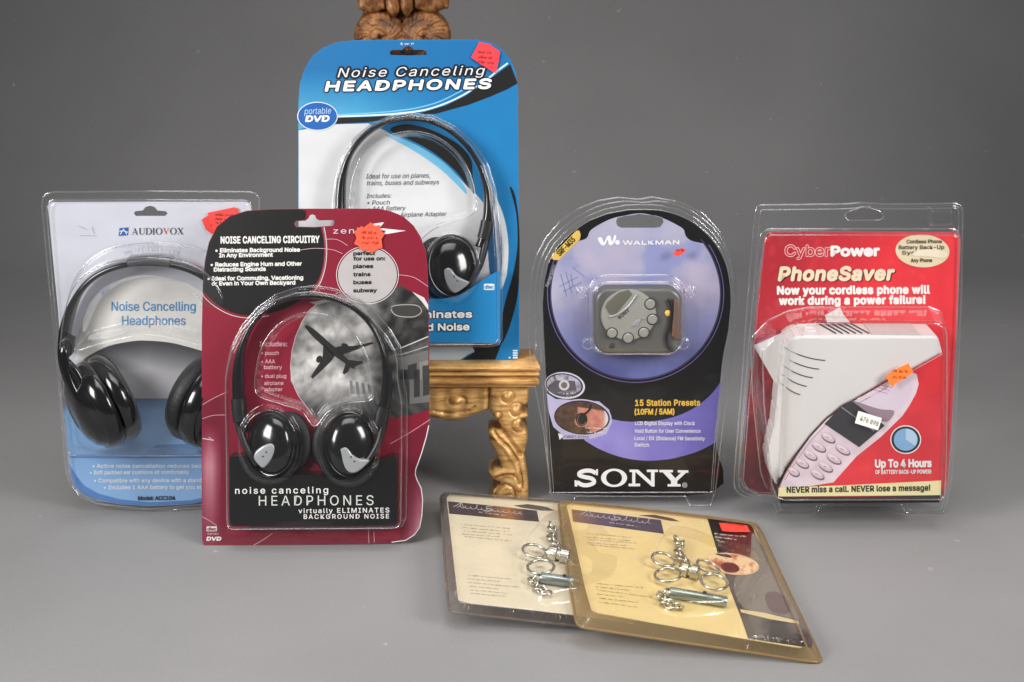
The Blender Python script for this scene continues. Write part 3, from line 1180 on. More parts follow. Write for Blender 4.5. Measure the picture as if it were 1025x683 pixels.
    a.line(cr([R1(765, 410), R1(800, 400), R1(862, 402), R1(880, 425), R1(850, 445), R1(785, 440)], 5), .9, (170, 166, 160), 4)
    a.poly([(845, 350), (880, 385), (906, 420), (906, 400), (890, 372)], (216, 212, 206), 4, R1)
    a.line([R1(800, 565), R1(906, 520)], 1.1, (205, 203, 200), 4)
    a.line([R1(800, 590), R1(906, 556)], .8, (180, 178, 175), 4)
    for i in range(5):
        a.poly([(590 + i * 22, 40 + i * 5), (600 + i * 22, 41 + i * 5), (606 + i * 24, 92 + i * 10), (594 + i * 24, 88 + i * 10)], (126 - i * 8,) * 3, 3, R2)
    # the airplane
    J = (38, 36, 36)
    a.poly(cr([(437, 481), (447, 478), (470, 491), (500, 516), (530, 543), (560, 568), (590, 596), (618, 628), (628, 642), (614, 639), (590, 622), (560, 601), (530, 578), (500, 550), (470, 523), (447, 497)], 3), J, 5, R1)
    a.poly([(598, 608), (628, 612), (656, 614), (654, 622), (622, 636)], J, 6, R1)
    a.poly([(610, 630), (602, 652), (586, 664), (581, 657), (594, 618)], J, 6, R1)
    a.poly([(552, 562), (572, 556), (620, 556), (694, 541), (699, 546), (650, 564), (606, 580), (578, 590)], J, 5, R1)
    a.poly([(508, 548), (552, 590), (540, 610), (498, 652), (466, 680), (460, 672), (486, 632), (504, 606)], J, 5, R1)
    a.poly(ell(588, 553, 13, 7, 15), J, 6, R1)
    a.poly(ell(492, 606, 11, 14, 30), J, 6, R1)
    a.line([(429.2, 426), (426.6, 438), (421.6, 455), (416.1, 470), (415.6, 475), (417.6, 481), (421.6, 489), (423, 500), (422.3, 516), (420, 528), (414.6, 535.6), (406, 541), (392, 543)], .9, (236, 228, 228), 4)
    a.line([(202.8, 439), (214, 441), (209, 438)], .7, (236, 226, 228), 4)
    # grey text disc
    gd = ell(*R1(675, 286), 29.5, 27.6, k=60)
    a.poly(gd, (186, 180, 180), 5)
    a.line(ell(*R1(675, 286), 31, 29, k=60), .6, (232, 226, 226), 5, closed=True)
    for s, x1, y in (('perfect', 703, 211), ('for use on:', 742, 231), ('planes', 696, 260), ('trains', 686, 291), ('buses', 690, 321), ('subway', 710, 352)):
        a.text(s, (622, y), (x1, y - 1), 13.5, (30, 26, 26), 7, R1, bold=.036)
    PK = (236, 196, 202)
    T('Includes:', (265, 557), (370, 557), 18, PK)
    T('• pouch', (272, 590), (338, 590), 15, PK)
    T('• AAA', (272, 622), (324, 622), 15, PK)
    T('battery', (282, 644), (350, 644), 15, PK)
    T('• dual plug', (264, 31), (356, 31), 14, PK, R2)
    T('airplane', (275, 57), (346, 57), 14, PK, R2)
    T('adapter', (275, 80), (342, 80), 14, PK, R2)
    for q, z in (([(512, 150), (560, 152), (600, 175)], R1), ([(400, 195), (470, 185), (540, 190), (580, 205)], R1), ([(790, 285), (850, 295), (905, 330)], R1), ([(47, 130), (90, 105), (140, 82)], R2),
                 ([(47, 182), (85, 170), (130, 168)], R2), ([(740, 275), (810, 235), (888, 185)], R2), ([(235, 650), (270, 630), (306, 605)], R2), ([(47, 545), (75, 560), (100, 578)], R2), ([(660, 595), (662, 642)], R2), ([(680, 600), (682, 640)], R2)):
        a.line([z(*p) for p in cr(q, 6, False)], .45, (226, 190, 196), 3)
    a.poly(rrect(62, 580, 100, 598, 3), WHT, 4, R2)
    a.text('disc', (65, 595), (97, 595), 11, CRIM, 6, R2, bold=.03)
    a.text('PORTABLE', (66, 610), (106, 610), 5, WHT, 5, R2)
    a.text('DVD', (62, 632), (114, 632), 13, WHT, 5, R2, bold=.04, shear=.2)
    a.build('card', t)
    # the black printed box inside
    b = Art(pl, 0.0205)
    bx = [(146, 322), (205, 320), (212, 330), (232, 362), (268, 392), (318, 404), (372, 400), (392, 391), (486, 391), (505, 404), (556, 410), (610, 398), (652, 366), (682, 340), (700, 338), (756, 320), (766, 330), (766, 571), (757, 577), (158, 579), (146, 572)]
    b.base([R2(*p) for p in bx], (11, 10, 10), th=0.0195, edge=(22, 21, 21))
    X = (214, 219, 212)
    b.text('noise canceling', (168, 459), (511, 457), 23, WHT, 3, R2, bold=.012, sp=1.25)
    b.text('HEADPHONES', (255, 503), (679, 501), 36, X, 3, R2, sp=1.3, bold=-.004)
    b.text('virtually ELIMINATES', (402, 531), (737, 528), 17, WHT, 3, R2, sp=1.2, bold=.012)
    b.text('BACKGROUND NOISE', (421, 552), (736, 550), 16, WHT, 3, R2, sp=1.25, bold=.012)
    b.build('insert_box', t)
    # blister
    nm = 0.012
    body = [R1(*p) for p in ((128, 683), (134, 640), (150, 570), (190, 485), (250, 415), (320, 365), (400, 338), (470, 330), (550, 343), (630, 378), (700, 430), (760, 500), (795, 560), (806, 620), (808, 683))]
    body += [R2(*p) for p in ((800, 120), (800, 300), (796, 560), (780, 588), (750, 592), (160, 596), (138, 586), (130, 560), (128, 320), (124, 120))]
    body = [pl.L(*p, nm) for p in body]
    rec = [pl.L(*p, nm) for p in cr([(258, 392), (259, 362), (266, 341), (280, 324), (298, 314), (314, 312), (333, 316), (352, 329), (366, 350), (373, 375), (373, 398), (350, 402), (330, 410), (316, 425), (303, 410), (282, 403)], 5)]
    c1, c2 = pl.L(272, 443, nm), pl.L(350, 445, nm)
    outp = [pl.L(*p) for p in out]
    yb = pl.L(0, R2(0, 318)[1], nm)[1]

    def h(q):
        db, _ = sd_poly(q, body)
        dr, _ = sd_poly(q, rec)
        n = 0.0012 + 0.0205 * rise(db, 0.0052)
        n -= 0.0135 * rise(dr, 0.0052)
        for c in (c1, c2):
            k = np.hypot(q[:, 0] - c[0], (q[:, 1] - c[1]) * .8)
            n = np.maximum(n, 0.0012 + 0.0275 * sst((0.034 - k) / 0.010) * rise(db, .004))
        n += 0.0006 * np.sin(q[:, 0] * 70 + 2) * np.sin(q[:, 1] * 55) * rise(db, .01)
        return n
    m = hfield(MB(), outp, h, 0.0012)
    m.build('blister', M['clear'], t, auto=0)
    beads(pl, t, [(body, 0.0022, 0.0009, True), (body_in(body), 0.0212, 0.0008, True), (rec, 0.0205, 0.0008, True)])
    sticker(pl, t, [R1(*p) for p in ((625, 122), (652, 100), (660, 106), (688, 86), (702, 100), (722, 96), (724, 116), (741, 130), (728, 150), (732, 182), (706, 190), (694, 203), (672, 192), (650, 192), (642, 176), (624, 168), (634, 146))], (255, 84, 54), 0.0022, seed=3, ink=(150, 30, 20), label='orange starburst price sticker')
    band = [(243, 432), (240, 412), (238.5, 385), (239.5, 362), (245, 340), (255, 321), (270, 307), (290, 298.5), (313, 296), (336, 299.5), (357, 310), (373, 327), (383, 349), (387, 372), (386.5, 395), (382, 418), (377, 434)]
    acc1 = [R2(*p) for p in cr([(246, 300), (275, 278), (304, 270), (317, 282), (316, 305), (300, 335), (276, 360), (258, 350), (240, 325)], 4)]
    acc2 = [R2(*p) for p in cr([(554, 296), (568, 283), (586, 288), (604, 312), (630, 328), (664, 332), (650, 352), (618, 376), (590, 376), (572, 352)], 4)]
    onear(pl, band, [(274, 444, 27, 34, acc1, -1), (350.5, 445, 28, 35, acc2, 1)], 'black headphones with silver accents inside the crimson package', 0.0085,
          [[(238, 408, .004), (240, 428, .006), (247, 448, .008), (258, 466, .01)], [(386, 405, .004), (384, 425, .006), (377, 447, .008), (366, 464, .01)]], 'headphones in packages')


build_red()


# ================================================================== blue package on the shelf
B1, B2 = Z(285, 0, 3.596), Z(320, 170, 3.414)


def build_blue():
    d = ray(409, 360)
    O = CAM + d * ((SHELF_TOP + 0.0006 - CAM.z) / d.z)
    ang = math.radians(14)
    pl = Plane(O, Vector((1, 0, 0)), Vector((0, math.sin(ang), math.cos(ang))))
    t = thing('headphone_package', pl, 'sky blue and white package standing on the gilded shelf, highest in the photo', 'package', 'headphone packages')
    out = [(298.5, 130), (298.5, 104), (300, 84), (305, 69), (312, 57), (323, 48), (337, 42.5), (355, 40.5), (380, 40), (410, 40), (450, 39.8), (478, 40), (492, 43), (503, 50), (511, 60), (516, 72), (518, 86), (519, 98), (518.2, 110), (518.6, 122), (519.2, 200), (519.8, 300),
           (519.8, 352), (518, 358), (512, 360.8), (450, 361), (350, 361), (310, 361), (300, 358), (298.5, 350), (298.2, 250)]
    hole = [B1(*p) for p in ((378, 186), (388, 180), (424, 180), (428, 172), (445, 165), (460, 172), (464, 180), (500, 180), (511, 186), (510, 198), (445, 200), (380, 198))]
    a = Art(pl)
    BLU = (18, 122, 180)
    a.base(out, BLU, holes=[hole])
    def blue(x, y):
        k = max(0, min(1, (y - 70) / 45)) * max(0, min(1, (430 - x) / 120 + .3))
        return mixc((14, 112, 172), (104, 184, 216), k * .75)
    up = [(190, 424), (300, 421), (400, 416), (500, 404), (580, 380), (650, 346), (720, 300), (770, 262), (812, 232)]
    lo = [(838, 300), (800, 322), (740, 348), (660, 378), (600, 394), (545, 410), (470, 412), (440, 418)]
    a.grad([(298.8, 130), (298.8, 104), (300.3, 84), (305.3, 69), (312.3, 57), (323, 48.4), (337, 43), (355, 41), (380, 40.6), (478, 40.4), (492, 43.4), (503, 50.4), (511, 60)] + [B1(*p) for p in up[::-1]], blue, 1, step=4, holes=[hole])
    # white field
    white = [(50, 470), (185, 448), (300, 445), (360, 470), (395, 492), (470, 520), (540, 562), (600, 612), (650, 665)]
    white = [B1(*p) for p in white] + [B2(*p) for p in ((540, 90), (590, 150), (625, 210), (642, 290), (640, 360), (622, 410), (600, 345), (545, 385), (500, 425), (440, 455), (375, 470))] + [(429, 340), (299, 345)]
    def wf(x, y):
        n = NZ(x, y, .02, 2)
        return (214 + 6 * n, 214 + 6 * n, 216 + 6 * n)
    a.grad(white, wf, 1, step=8)
    a.poly(up + lo + [(300, 440), (185, 446)], INK, 3, B1)
    a.line([B1(*p) for p in cr([(190, 420), (300, 416), (400, 410), (500, 397), (580, 372), (650, 338), (720, 292), (770, 252), (803, 228)], 4, False)], 1.6, (225, 240, 248), 2)
    a.line([B1(*p) for p in cr([(190, 414), (300, 408), (400, 400), (480, 388), (560, 365), (640, 325)], 4, False)], 1.2, (120, 198, 236), 2)
    # second dark sweep and pale blue line below it
    a.poly(cr([(380, 470), (430, 448), (505, 460), (575, 490), (632, 526), (670, 574), (676, 640), (684, 700), (660, 672), (620, 622), (575, 580), (520, 540), (460, 508)], 4), INK, 3, B1)
    a.poly(cr([(360, 486), (400, 492), (470, 520), (530, 555), (585, 596), (640, 660), (655, 700), (620, 665), (570, 618), (515, 576), (450, 535), (395, 505)], 4), (110, 184, 220), 2, B1)
    # blue disc with a dark band at the right
    a.poly(cr([(650, 60), (672, 150), (676, 260), (660, 360), (640, 430), (625, 500), (620, 590), (640, 560), (668, 470), (681, 380), (682, 200), (668, 90)], 4), INK, 3, B2)
    a.poly(cr([(560, 30), (600, 90), (632, 170), (645, 260), (640, 350), (622, 408), (612, 380), (628, 300), (622, 210), (596, 130)], 4), (216, 220, 222), 4, B2)
    a.poly(cr([(575, 180), (606, 175), (620, 220), (624, 300), (616, 380), (600, 400), (580, 340)], 4), (24, 84, 132), 4, B2)
    # foot of the card
    a.poly([(300, 345), (470, 345), (478, 352), (452, 360.6), (300, 360.6)], (150, 178, 200), 3)
    a.poly([(375, 606), (520, 603), (528, 618), (480, 650), (375, 650)], (196, 206, 214), 4, B2)
    a.poly([(520, 603), (620, 596), (622, 560), (640, 540), (600, 648), (490, 649), (530, 622)], INK, 4, B2)
    for i, (x0, x1, y) in enumerate(((646, 652, 640), (660, 676, 616), (660, 676, 624), (660, 676, 632), (660, 676, 640))):
        a.poly([(x0, y), (x1, y), (x1, y + 5), (x0, y + 5)], (226, 236, 244), 5, B2)
    # lettering
    K = (14, 22, 40)
    for bold, c, l in ((.095, (10, 14, 24), 6), (0.0, (236, 236, 240), 8)):
        a.text('Noise Canceling', (190, 279), (714, 270), 33, c, l, B1, bold=bold, shear=.32, sp=1.15)
    for bold, c, l in ((.085, K, 9), (.034, (240, 240, 242), 11)):
        a.text('HEADPHONES', (146, 328), (738, 318), 33, c, l, B1, bold=bold, shear=.25, sp=1.12)
    a.words(B1(416, 163), B1(466, 161), 2.6, WHT, 4, seed=4)
    a.poly(ell(118, 419, 73, 52), (232, 238, 244), 6, B1)
    a.poly(ell(118, 419, 70, 49), (22, 96, 176), 7, B1)
    a.text('portable', (71, 412), (166, 409), 22, (190, 214, 236), 9, B1, shear=.15)
    a.text('DVD', (75, 438), (158, 437), 20, WHT, 9, B1, bold=.045, shear=.2)
    GR = (70, 70, 78)
    a.text('Ideal for use on planes,', (292, 644), (522, 640), 17, GR, 5, B1, shear=.22)
    a.text('trains, buses and subways', (294, 668), (554, 664), 17, GR, 5, B1, shear=.22)
    a.text('Includes:', (160, 97), (243, 96), 15, GR, 5, B2, shear=.22)
    a.text('• Pouch', (162, 120), (238, 119), 15, GR, 5, B2, shear=.22)
    a.text('• AAA Battery', (164, 141), (292, 138), 15, GR, 5, B2, shear=.22)
    a.text('• Dual plug Airplane Adapter', (164, 164), (432, 158), 15, GR, 5, B2, shear=.22)
    a.build('card', t)
    # blue printed box
    b = Art(pl, 0.0205)
    bx = [(120, 350), (200, 420), (260, 440), (375, 441), (420, 442), (468, 432), (515, 408), (550, 380), (580, 362), (612, 345), (617, 352), (617, 585), (610, 592), (375, 590), (120, 590)]
    b.base([B2(*p) for p in bx], (22, 126, 184), th=0.0195, edge=(50, 130, 190))
    for bold, c, l in ((.085, K, 2), (.03, (242, 242, 244), 4)):
        b.text('Eliminates', (292, 507), (520, 505), 23, c, l, B2, bold=bold)
        b.text('Background Noise', (158, 552), (511, 548), 23, c, l + 4, B2, bold=bold)
    b.poly(rrect(561, 390, 597, 411, 3), WHT, 2, B2)
    b.text('disc', (564, 406), (594, 406), 11, (40, 138, 206), 4, B2, bold=.03)
    b.build('insert_box', t)
    nm = 0.012
    body = [(331, 345), (331, 215), (334, 182), (341, 158), (353, 138), (370, 124), (390, 115.5), (412, 112.5), (434, 115.5), (455, 126), (474, 143), (488, 164), (496, 190), (500, 230), (502, 260), (502.5, 340), (499, 346), (490, 348), (340, 348)]
    body = [pl.L(*p, nm) for p in body]
    rec = [pl.L(*p, nm) for p in cr([(352, 215), (352, 190), (357, 168), (368, 150), (385, 138), (410, 132), (434, 136), (455, 150), (468, 168), (475, 190), (476, 212), (455, 222), (434, 230), (412, 245), (390, 230), (368, 222)], 5)]
    c1, c2 = pl.L(374, 267, nm), pl.L(452, 267, nm)
    outp = [pl.L(*p) for p in out]

    def h(q):
        db, _ = sd_poly(q, body)
        dr, _ = sd_poly(q, rec)
        n = 0.0012 + 0.0205 * rise(db, 0.0052) - 0.0135 * rise(dr, 0.0052)
        for c in (c1, c2):
            k = np.hypot(q[:, 0] - c[0], (q[:, 1] - c[1]) * .8)
            n = np.maximum(n, 0.0012 + 0.0275 * sst((0.033 - k) / 0.012) * rise(db, .004))
        return n + 0.0006 * np.sin(q[:, 0] * 70) * np.sin(q[:, 1] * 55 + 1) * rise(db, .01)
    m = hfield(MB(), outp, h, 0.0012)
    m.build('blister', M['clear'], t, auto=0)
    beads(pl, t, [(body, 0.0022, 0.0009, True), (body_in(body), 0.0212, 0.0008, True), (rec, 0.0205, 0.0008, True)])
    sticker(pl, t, [B1(*p) for p in ((700, 152), (738, 160), (776, 186), (771, 214), (764, 252), (752, 262), (736, 250), (703, 230), (671, 207))], (240, 52, 62), 0.0022, seed=9, ink=(130, 16, 26), label='red price sticker at the top corner')
    band = [(345, 245), (341.5, 225), (340.5, 200), (342.5, 178), (349, 158), (360, 141), (374, 129), (391, 121), (411, 118.2), (432, 121.5), (452, 132), (469, 148), (481, 168), (488, 190), (489.5, 210), (486, 232), (481, 248)]
    acc2 = [B2(*p) for p in cr([(420, 346), (436, 334), (452, 340), (468, 362), (500, 378), (512, 386), (492, 404), (462, 420), (438, 400)], 4)]
    acc1 = [(372 - (x - 452), y) for x, y in acc2]
    onear(pl, band, [(374, 267, 27, 33, acc1, -1), (452, 267, 27, 33, acc2, 1)], 'black headphones with silver accents inside the blue and white package', 0.0085,
          [[(341, 225, .004), (344, 245, .006), (350, 268, .008), (358, 285, .01)], [(489, 222, .004), (486, 243, .006), (480, 266, .008), (470, 284, .01)]], 'headphones in packages')


build_blue()


# ================================================================== grey and blue package at the left
A1, A2 = Z(30, 180, 3.795), Z(30, 340, 3.795)


def build_left():
    pl = standing(155, 512, lean=3, yaw=2)
    t = thing('headphone_package', pl, 'pale grey and light blue package standing partly behind the crimson package', 'package', 'headphone packages')
    outer = [(42, 206), (43.5, 197), (47, 193.5), (54, 192), (150, 191.3), (248, 191.8), (256, 193.5), (259.5, 198), (259.5, 206), (256, 260), (250, 340), (243, 430), (240, 470), (236, 490), (226, 501), (205, 507.5),
             (180, 509.5), (174, 510), (172, 516), (156, 516), (154, 510), (130, 509), (98, 504), (81, 497), (71, 485), (66, 470), (58, 370), (50, 290)]
    card = [(48, 208), (49.5, 203.6), (53, 202.3), (150, 202), (246, 202), (250.5, 203.8), (252, 210), (248, 270), (240, 360), (234, 450), (231, 475), (226, 490), (214, 499), (190, 505), (150, 506.8), (120, 505), (98, 501), (84, 496), (76, 489), (71, 478), (69, 465), (64, 398), (58, 310), (52, 250)]
    hole = [A1(*p) for p in ((394, 128), (400, 120), (428, 117), (440, 103), (457, 99), (474, 104), (484, 117), (516, 120), (523, 128), (514, 138), (402, 138))]
    a = Art(pl)
    LG, LB = (202, 203, 213), (120, 166, 216)
    a.base(card, LG, holes=[hole])
    # pale oval window
    ov = [A1(*p) for p in ((172, 683), (180, 620), (205, 550), (250, 470), (310, 410), (380, 375), (450, 364), (525, 372), (600, 396), (660, 430))] + [(222, 310), (232, 340), (232, 372)] + [A2(*p) for p in ((650, 52), (560, 15), (420, 2), (300, 20), (200, 78))]
    a.poly(ov, (234, 231, 226), 1)
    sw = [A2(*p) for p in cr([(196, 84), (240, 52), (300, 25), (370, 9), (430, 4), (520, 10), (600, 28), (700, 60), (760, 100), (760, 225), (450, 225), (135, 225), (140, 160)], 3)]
    def swc(x, y):  # grey arch print, with the headphones' shadow inked into its gradient
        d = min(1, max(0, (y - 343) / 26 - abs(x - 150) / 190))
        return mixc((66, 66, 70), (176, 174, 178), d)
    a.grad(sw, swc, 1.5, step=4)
    # blue foot; shadow below the headphones inked in as a darker band
    def bf(x, y):
        k = max(0, min(1, (y - 398) / 14))
        return mixc(mixc((56, 94, 140), LB, k), (150, 186, 222), max(0, (y - 420) / 160))
    foot = [(64.3, 399), (238, 399), (234, 450), (231, 475), (226, 490), (214, 499), (190, 504.7), (150, 506.5), (120, 504.7), (98, 500.7), (84, 495.7), (76, 488.7), (71.3, 478), (69.3, 465)]
    a.grad(foot, bf, 2, step=4)
    rim = [(69.3, 465), (71.3, 478), (76, 488.7), (84, 495.7), (98, 500.7), (120, 504.7), (150, 506.5), (190, 504.7), (214, 499), (214, 496), (190, 501), (150, 503), (120, 500), (98, 494), (84, 486), (76, 476)]
    a.poly(rim, (74, 124, 186), 4)
    a.poly([A2(*p) for p in ((150, 442), (260, 438), (420, 446), (480, 400), (655, 395), (655, 450), (300, 452), (155, 450))], (84, 130, 186), 3)
    WB = (226, 234, 246)
    BL = (86, 150, 204)
    a.text('Noise Cancelling', (310, 498), (628, 498), 34, BL, 5, A1, bold=.006)
    a.text('Headphones', (350, 552), (590, 552), 34, BL, 5, A1, bold=.006)
    a.text('• Active noise cancellation reduces background noise', (238, 487), (800, 487), 14, WB, 6, A2, bold=.02)
    a.text('• Soft padded ear cushions sit comfortably', (228, 512), (604, 510), 14, WB, 6, A2, bold=.02)
    a.text('• Compatible with any device with a standard headphone', (244, 543), (800, 541), 14, WB, 6, A2, bold=.02)
    a.text('• Includes 1 AAA battery to get you started', (282, 569), (700, 567), 14, WB, 6, A2, bold=.02)
    a.text('Model: ACC104', (411, 610), (551, 609), 14, (24, 38, 66), 6, A2, bold=.04)
    # brand line: square emblem and roman capitals
    a.poly([(340, 184), (375, 181), (372, 211), (337, 214)], (44, 92, 160), 4, A1)
    a.line([A1(*p) for p in ((343, 208), (356, 187), (367, 207))], .9, (230, 236, 244), 6)
    a.line([A1(*p) for p in ((340, 196), (354, 194), (372, 200))], .8, (230, 236, 244), 6)
    roman(a, 'AUDIOVOX', (386, 209), (584, 208), 25, (40, 44, 58), 5, A1, alt={5: (196, 62, 52)})
    # faint embossed lines at the top left corner
    for q in (((190, 212), (255, 214)), ((185, 175), (215, 190)), ((236, 180), (246, 206))):
        a.line([A1(*p) for p in q], .4, (150, 152, 168), 4)
    a.build('card', t)
    for sd, P, c in ((11, ((652, 152), (690, 128), (790, 108), (800, 176), (690, 206), (668, 190)), (238, 54, 50)), (12, ((674, 126), (780, 104), (800, 190), (700, 198)), (246, 66, 58))):
        sticker(pl, t, [A1(*p) for p in P], c, 0.002 + .0004 * (sd - 11), seed=sd, ink=(150, 20, 20), label='red price sticker')
    # shell
    nm = 0.024
    body = [pl.L(*p, nm) for p in cr([(70, 452), (63, 420), (59.5, 380), (58.5, 345), (62, 312), (70, 285), (84, 266), (104, 254), (128, 248.5), (150, 247), (172, 248.5), (196, 254), (216, 266), (230, 285), (238, 312), (241, 345), (240, 380), (236, 420), (231, 452), (200, 455), (150, 455.5), (100, 455)], 4)]
    inn = [pl.L(*p, nm) for p in cr([(78, 345), (84, 315), (98, 290), (120, 275), (150, 269), (180, 275), (202, 290), (216, 315), (222, 345), (200, 340), (150, 330), (100, 340)], 4)]
    rimo = [pl.L(*p) for p in [(48, 210), (50, 202), (54, 199.5), (150, 199), (246, 199.5), (251, 201), (253, 210), (249, 270), (241, 360), (235, 450), (231, 478), (225, 492), (204, 503), (150, 507.5), (98, 502), (78, 490), (70, 470), (58, 330)]]
    op = [pl.L(*p) for p in outer]

    def h(q):
        n = 0.0012 + 0.0045 * rise(sd_poly(q, rimo)[0], 0.003)
        db = sd_poly(q, body)[0]
        n += 0.038 * rise(db, 0.0065)
        n -= 0.022 * rise(sd_poly(q, inn)[0], 0.009)
        return n + 0.0009 * np.sin(q[:, 0] * 60) * np.sin(q[:, 1] * 45 + 1) * rise(db, .012)
    m = hfield(MB(), op, h, 0.0013)
    hp = [pl.L(*p) for p in hole]
    m.build('blister', M['clear_flat'], t, auto=0)
    beads(pl, t, [(op, 0.0012, 0.0013, True), (rimo, 0.0055, 0.0009, True), (body, 0.007, 0.0008, True), (body_in(body, .0058), 0.0432, 0.0009, True)])

    # over-ear headphones
    hpn = 0.0165
    low = pl.L(100, 450, hpn)[1]
    hd = thing('headphones', pl, 'large black over-ear headphones inside the pale grey and light blue package', 'headphones', 'headphones in packages', off=(pl.L(152, 0, 0)[0], low, 0))
    band = [(64, 352), (65.5, 332), (71, 311), (81, 291), (97, 275), (120, 265), (150, 261.5), (180, 265), (204, 275), (221, 291), (231, 311), (237, 332), (239, 352)]
    P = [pl.L3(*p, hpn) for p in cr(band, 8, False)]
    k = len(P)
    m = MB()
    m.tube(P, [0.0030 + 0.0016 * sst(np.array([abs(i / (k - 1) - 0.5) * 2 - 0.5]) / .3)[0] for i in range(k)], 16, w=0.0115, sq=0.6)
    m.build('headband', M['black'], hd, auto=0)
    m = MB()
    m.tube([pl.L3(*p, hpn) for p in cr([(130, 261.5), (142, 259.8), (152, 259.6), (162, 260), (172, 262)], 5, False)], 0.0042, 16, w=0.0125, sq=0.6)
    m.build('head_cushion', M['grey'], hd, auto=0)
    for sg, cx in ((-1, 101), (1, 211)):
        c = pl.L3(cx, 404, hpn + 0.002)
        ax = Vector((0.84 * sg, -0.30, 0.46)).normalized()
        r = 0.0415
        m = MB()
        m.lathe(c, ax, [(r * .93, -.004), (r, -.002), (r, .002), (r * .985, .006), (r * .93, .012), (r * .91, .0125), (r * .89, .0122), (r * .78, .0185), (r * .58, .0235), (r * .34, .0262), (r * .3, .0262), (r * .28, .0256), (.0003, .0265)], 56)
        cup = m.build('earcup', M['black'], hd, auto=60)
        m = MB()
        m.lathe(c, ax, [(r * .45, -.010), (r * .52, -.019), (r * .62, -.0225), (r * .78, -.023), (r * .92, -.0205), (r * 1.0, -.014), (r * .98, -.007), (r * .9, -.004), (r * .5, -.004)], 56)
        m.build('ear_pad', M['black'] if sg < 0 else M['foam'], hd, auto=0)
        m = MB()
        m.lathe(c + ax * .0205 + Vector((0, 0.012, 0)), ax, [(.009, 0), (.009, .002), (.008, .003), (.003, .0035), (.0003, .0036)], 24, sy=.6)
        m.build('accent', M['silver'], cup)
        X = lambda x: x if sg < 0 else 303 - x
        for w, pts in ((0.0048, [(63.5, 346), (64, 362), (69, 380), (79, 400), (91, 417), (106, 428)]), (0.0036, [(66, 362), (76, 372), (84, 388), (92, 405), (100, 420)])):
            q = [pl.L3(X(x), y, 0.040 + (0.006 if w > .004 else 0.003) * i / 5 - 0.012 * (i == 0)) for i, (x, y) in enumerate(cr(pts, 5, False)) for i in [min(5, i / 5)]]
            m = MB()
            m.tube(q, w, 14, sq=.85)
            m.build('yoke', M['black'], hd, auto=0)
        m = MB()
        q = [pl.L(X(x), y, .034) for x, y in ((60, 341), (66, 337), (73, 341), (71, 356), (64, 362), (60, 355))]
        m.prism(q, .022, .036, bev=.0018)
        m.build('slider', M['blackm'], hd, auto=45)


ROMAN = {  # roman capitals as strokes of (polygon) in a unit box: x 0..w, y 0..1
    'A': (1.0, [[(0.02, 0), (.30, 0), (.30, .05), (.02, .05)], [(.62, 0), (.98, 0), (.98, .05), (.62, .05)], [(.12, .03), (.17, .03), (.50, .95), (.47, 1), (.45, .95)], [(.42, .97), (.55, 1), (.90, .03), (.74, .03)], [(.25, .30), (.70, .30), (.70, .36), (.25, .36)]]),
    'U': (.95, [[(.0, .95), (.36, .95), (.36, 1), (0, 1)], [(.62, .95), (.95, .95), (.95, 1), (.62, 1)], [(.10, .97), (.26, .97), (.26, .30), (.34, .12), (.48, .07), (.48, 0), (.30, .03), (.16, .12), (.10, .3)], [(.76, .97), (.83, .97), (.83, .28), (.75, .1), (.6, .01), (.48, 0), (.48, .06), (.62, .09), (.73, .18), (.76, .3)]]),
    'D': (.95, [[(0, 0), (.4, 0), (.4, .05), (0, .05)], [(0, .95), (.4, .95), (.4, 1), (0, 1)], [(.09, .02), (.25, .02), (.25, .98), (.09, .98)], [(.38, 0), (.62, .03), (.82, .16), (.93, .36), (.95, .5), (.78, .5), (.74, .3), (.62, .13), (.38, .05)], [(.38, 1), (.62, .97), (.82, .84), (.93, .64), (.95, .5), (.78, .5), (.74, .7), (.62, .87), (.38, .95)]]),
    'I': (.40, [[(0, 0), (.36, 0), (.36, .05), (0, .05)], [(0, .95), (.36, .95), (.36, 1), (0, 1)], [(.1, .02), (.26, .02), (.26, .98), (.1, .98)]]),
    'O': (1.0, 'ring'),
    'V': (.98, [[(0, .95), (.36, .95), (.36, 1), (0, 1)], [(.64, .95), (.96, .95), (.96, 1), (.64, 1)], [(.08, .97), (.26, .97), (.54, .18), (.48, 0)], [(.48, 0), (.54, .14), (.86, .97), (.80, .97), (.50, .2)]]),
    'X': (.98, [[(0, 0), (.30, 0), (.30, .05), (0, .05)], [(.60, 0), (.98, 0), (.98, .05), (.60, .05)], [(.02, .95), (.40, .95), (.40, 1), (.02, 1)], [(.64, .95), (.94, .95), (.94, 1), (.64, 1)], [(.10, .97), (.30, .97), (.88, .03), (.68, .03)], [(.10, .03), (.17, .03), (.86, .97), (.79, .97)]]),
    'S': (.80, None), 'N': (1.0, None), 'Y': (1.0, None),
}


def roman(a, s, p0, p1, cap, col, lay, z, alt={}):
    tot = sum(ROMAN[c][0] for c in s) + .08 * (len(s) - 1)
    x = 0.0
    for i, c in enumerate(s):
        w, polys = ROMAN[c]
        kx = (p1[0] - p0[0]) / tot
        f = lambda px, py: (p0[0] + (x + px) * kx, p0[1] + (p1[1] - p0[1]) * (x + px) / tot - py * cap)
        cc = alt.get(i, col)
        if polys == 'ring':
            o = [f(.5 + .5 * math.cos(q * math.pi / 16), .5 + .52 * math.sin(q * math.pi / 16)) for q in range(32)]
            n = [z(*f(.5 + .33 * math.cos(q * math.pi / 16), .5 + .46 * math.sin(q * math.pi / 16))) for q in range(32)]
            a.poly(o, cc, lay, z, holes=[n])
        else:
            for j, p in enumerate(polys):
                a.poly([f(*q) for q in p], cc, lay + j * .12, z)
        x += w + .08


build_left()


# ================================================================== radio package
S1, S2 = Z(520, 190, 4.018), Z(520, 350, 4.141)


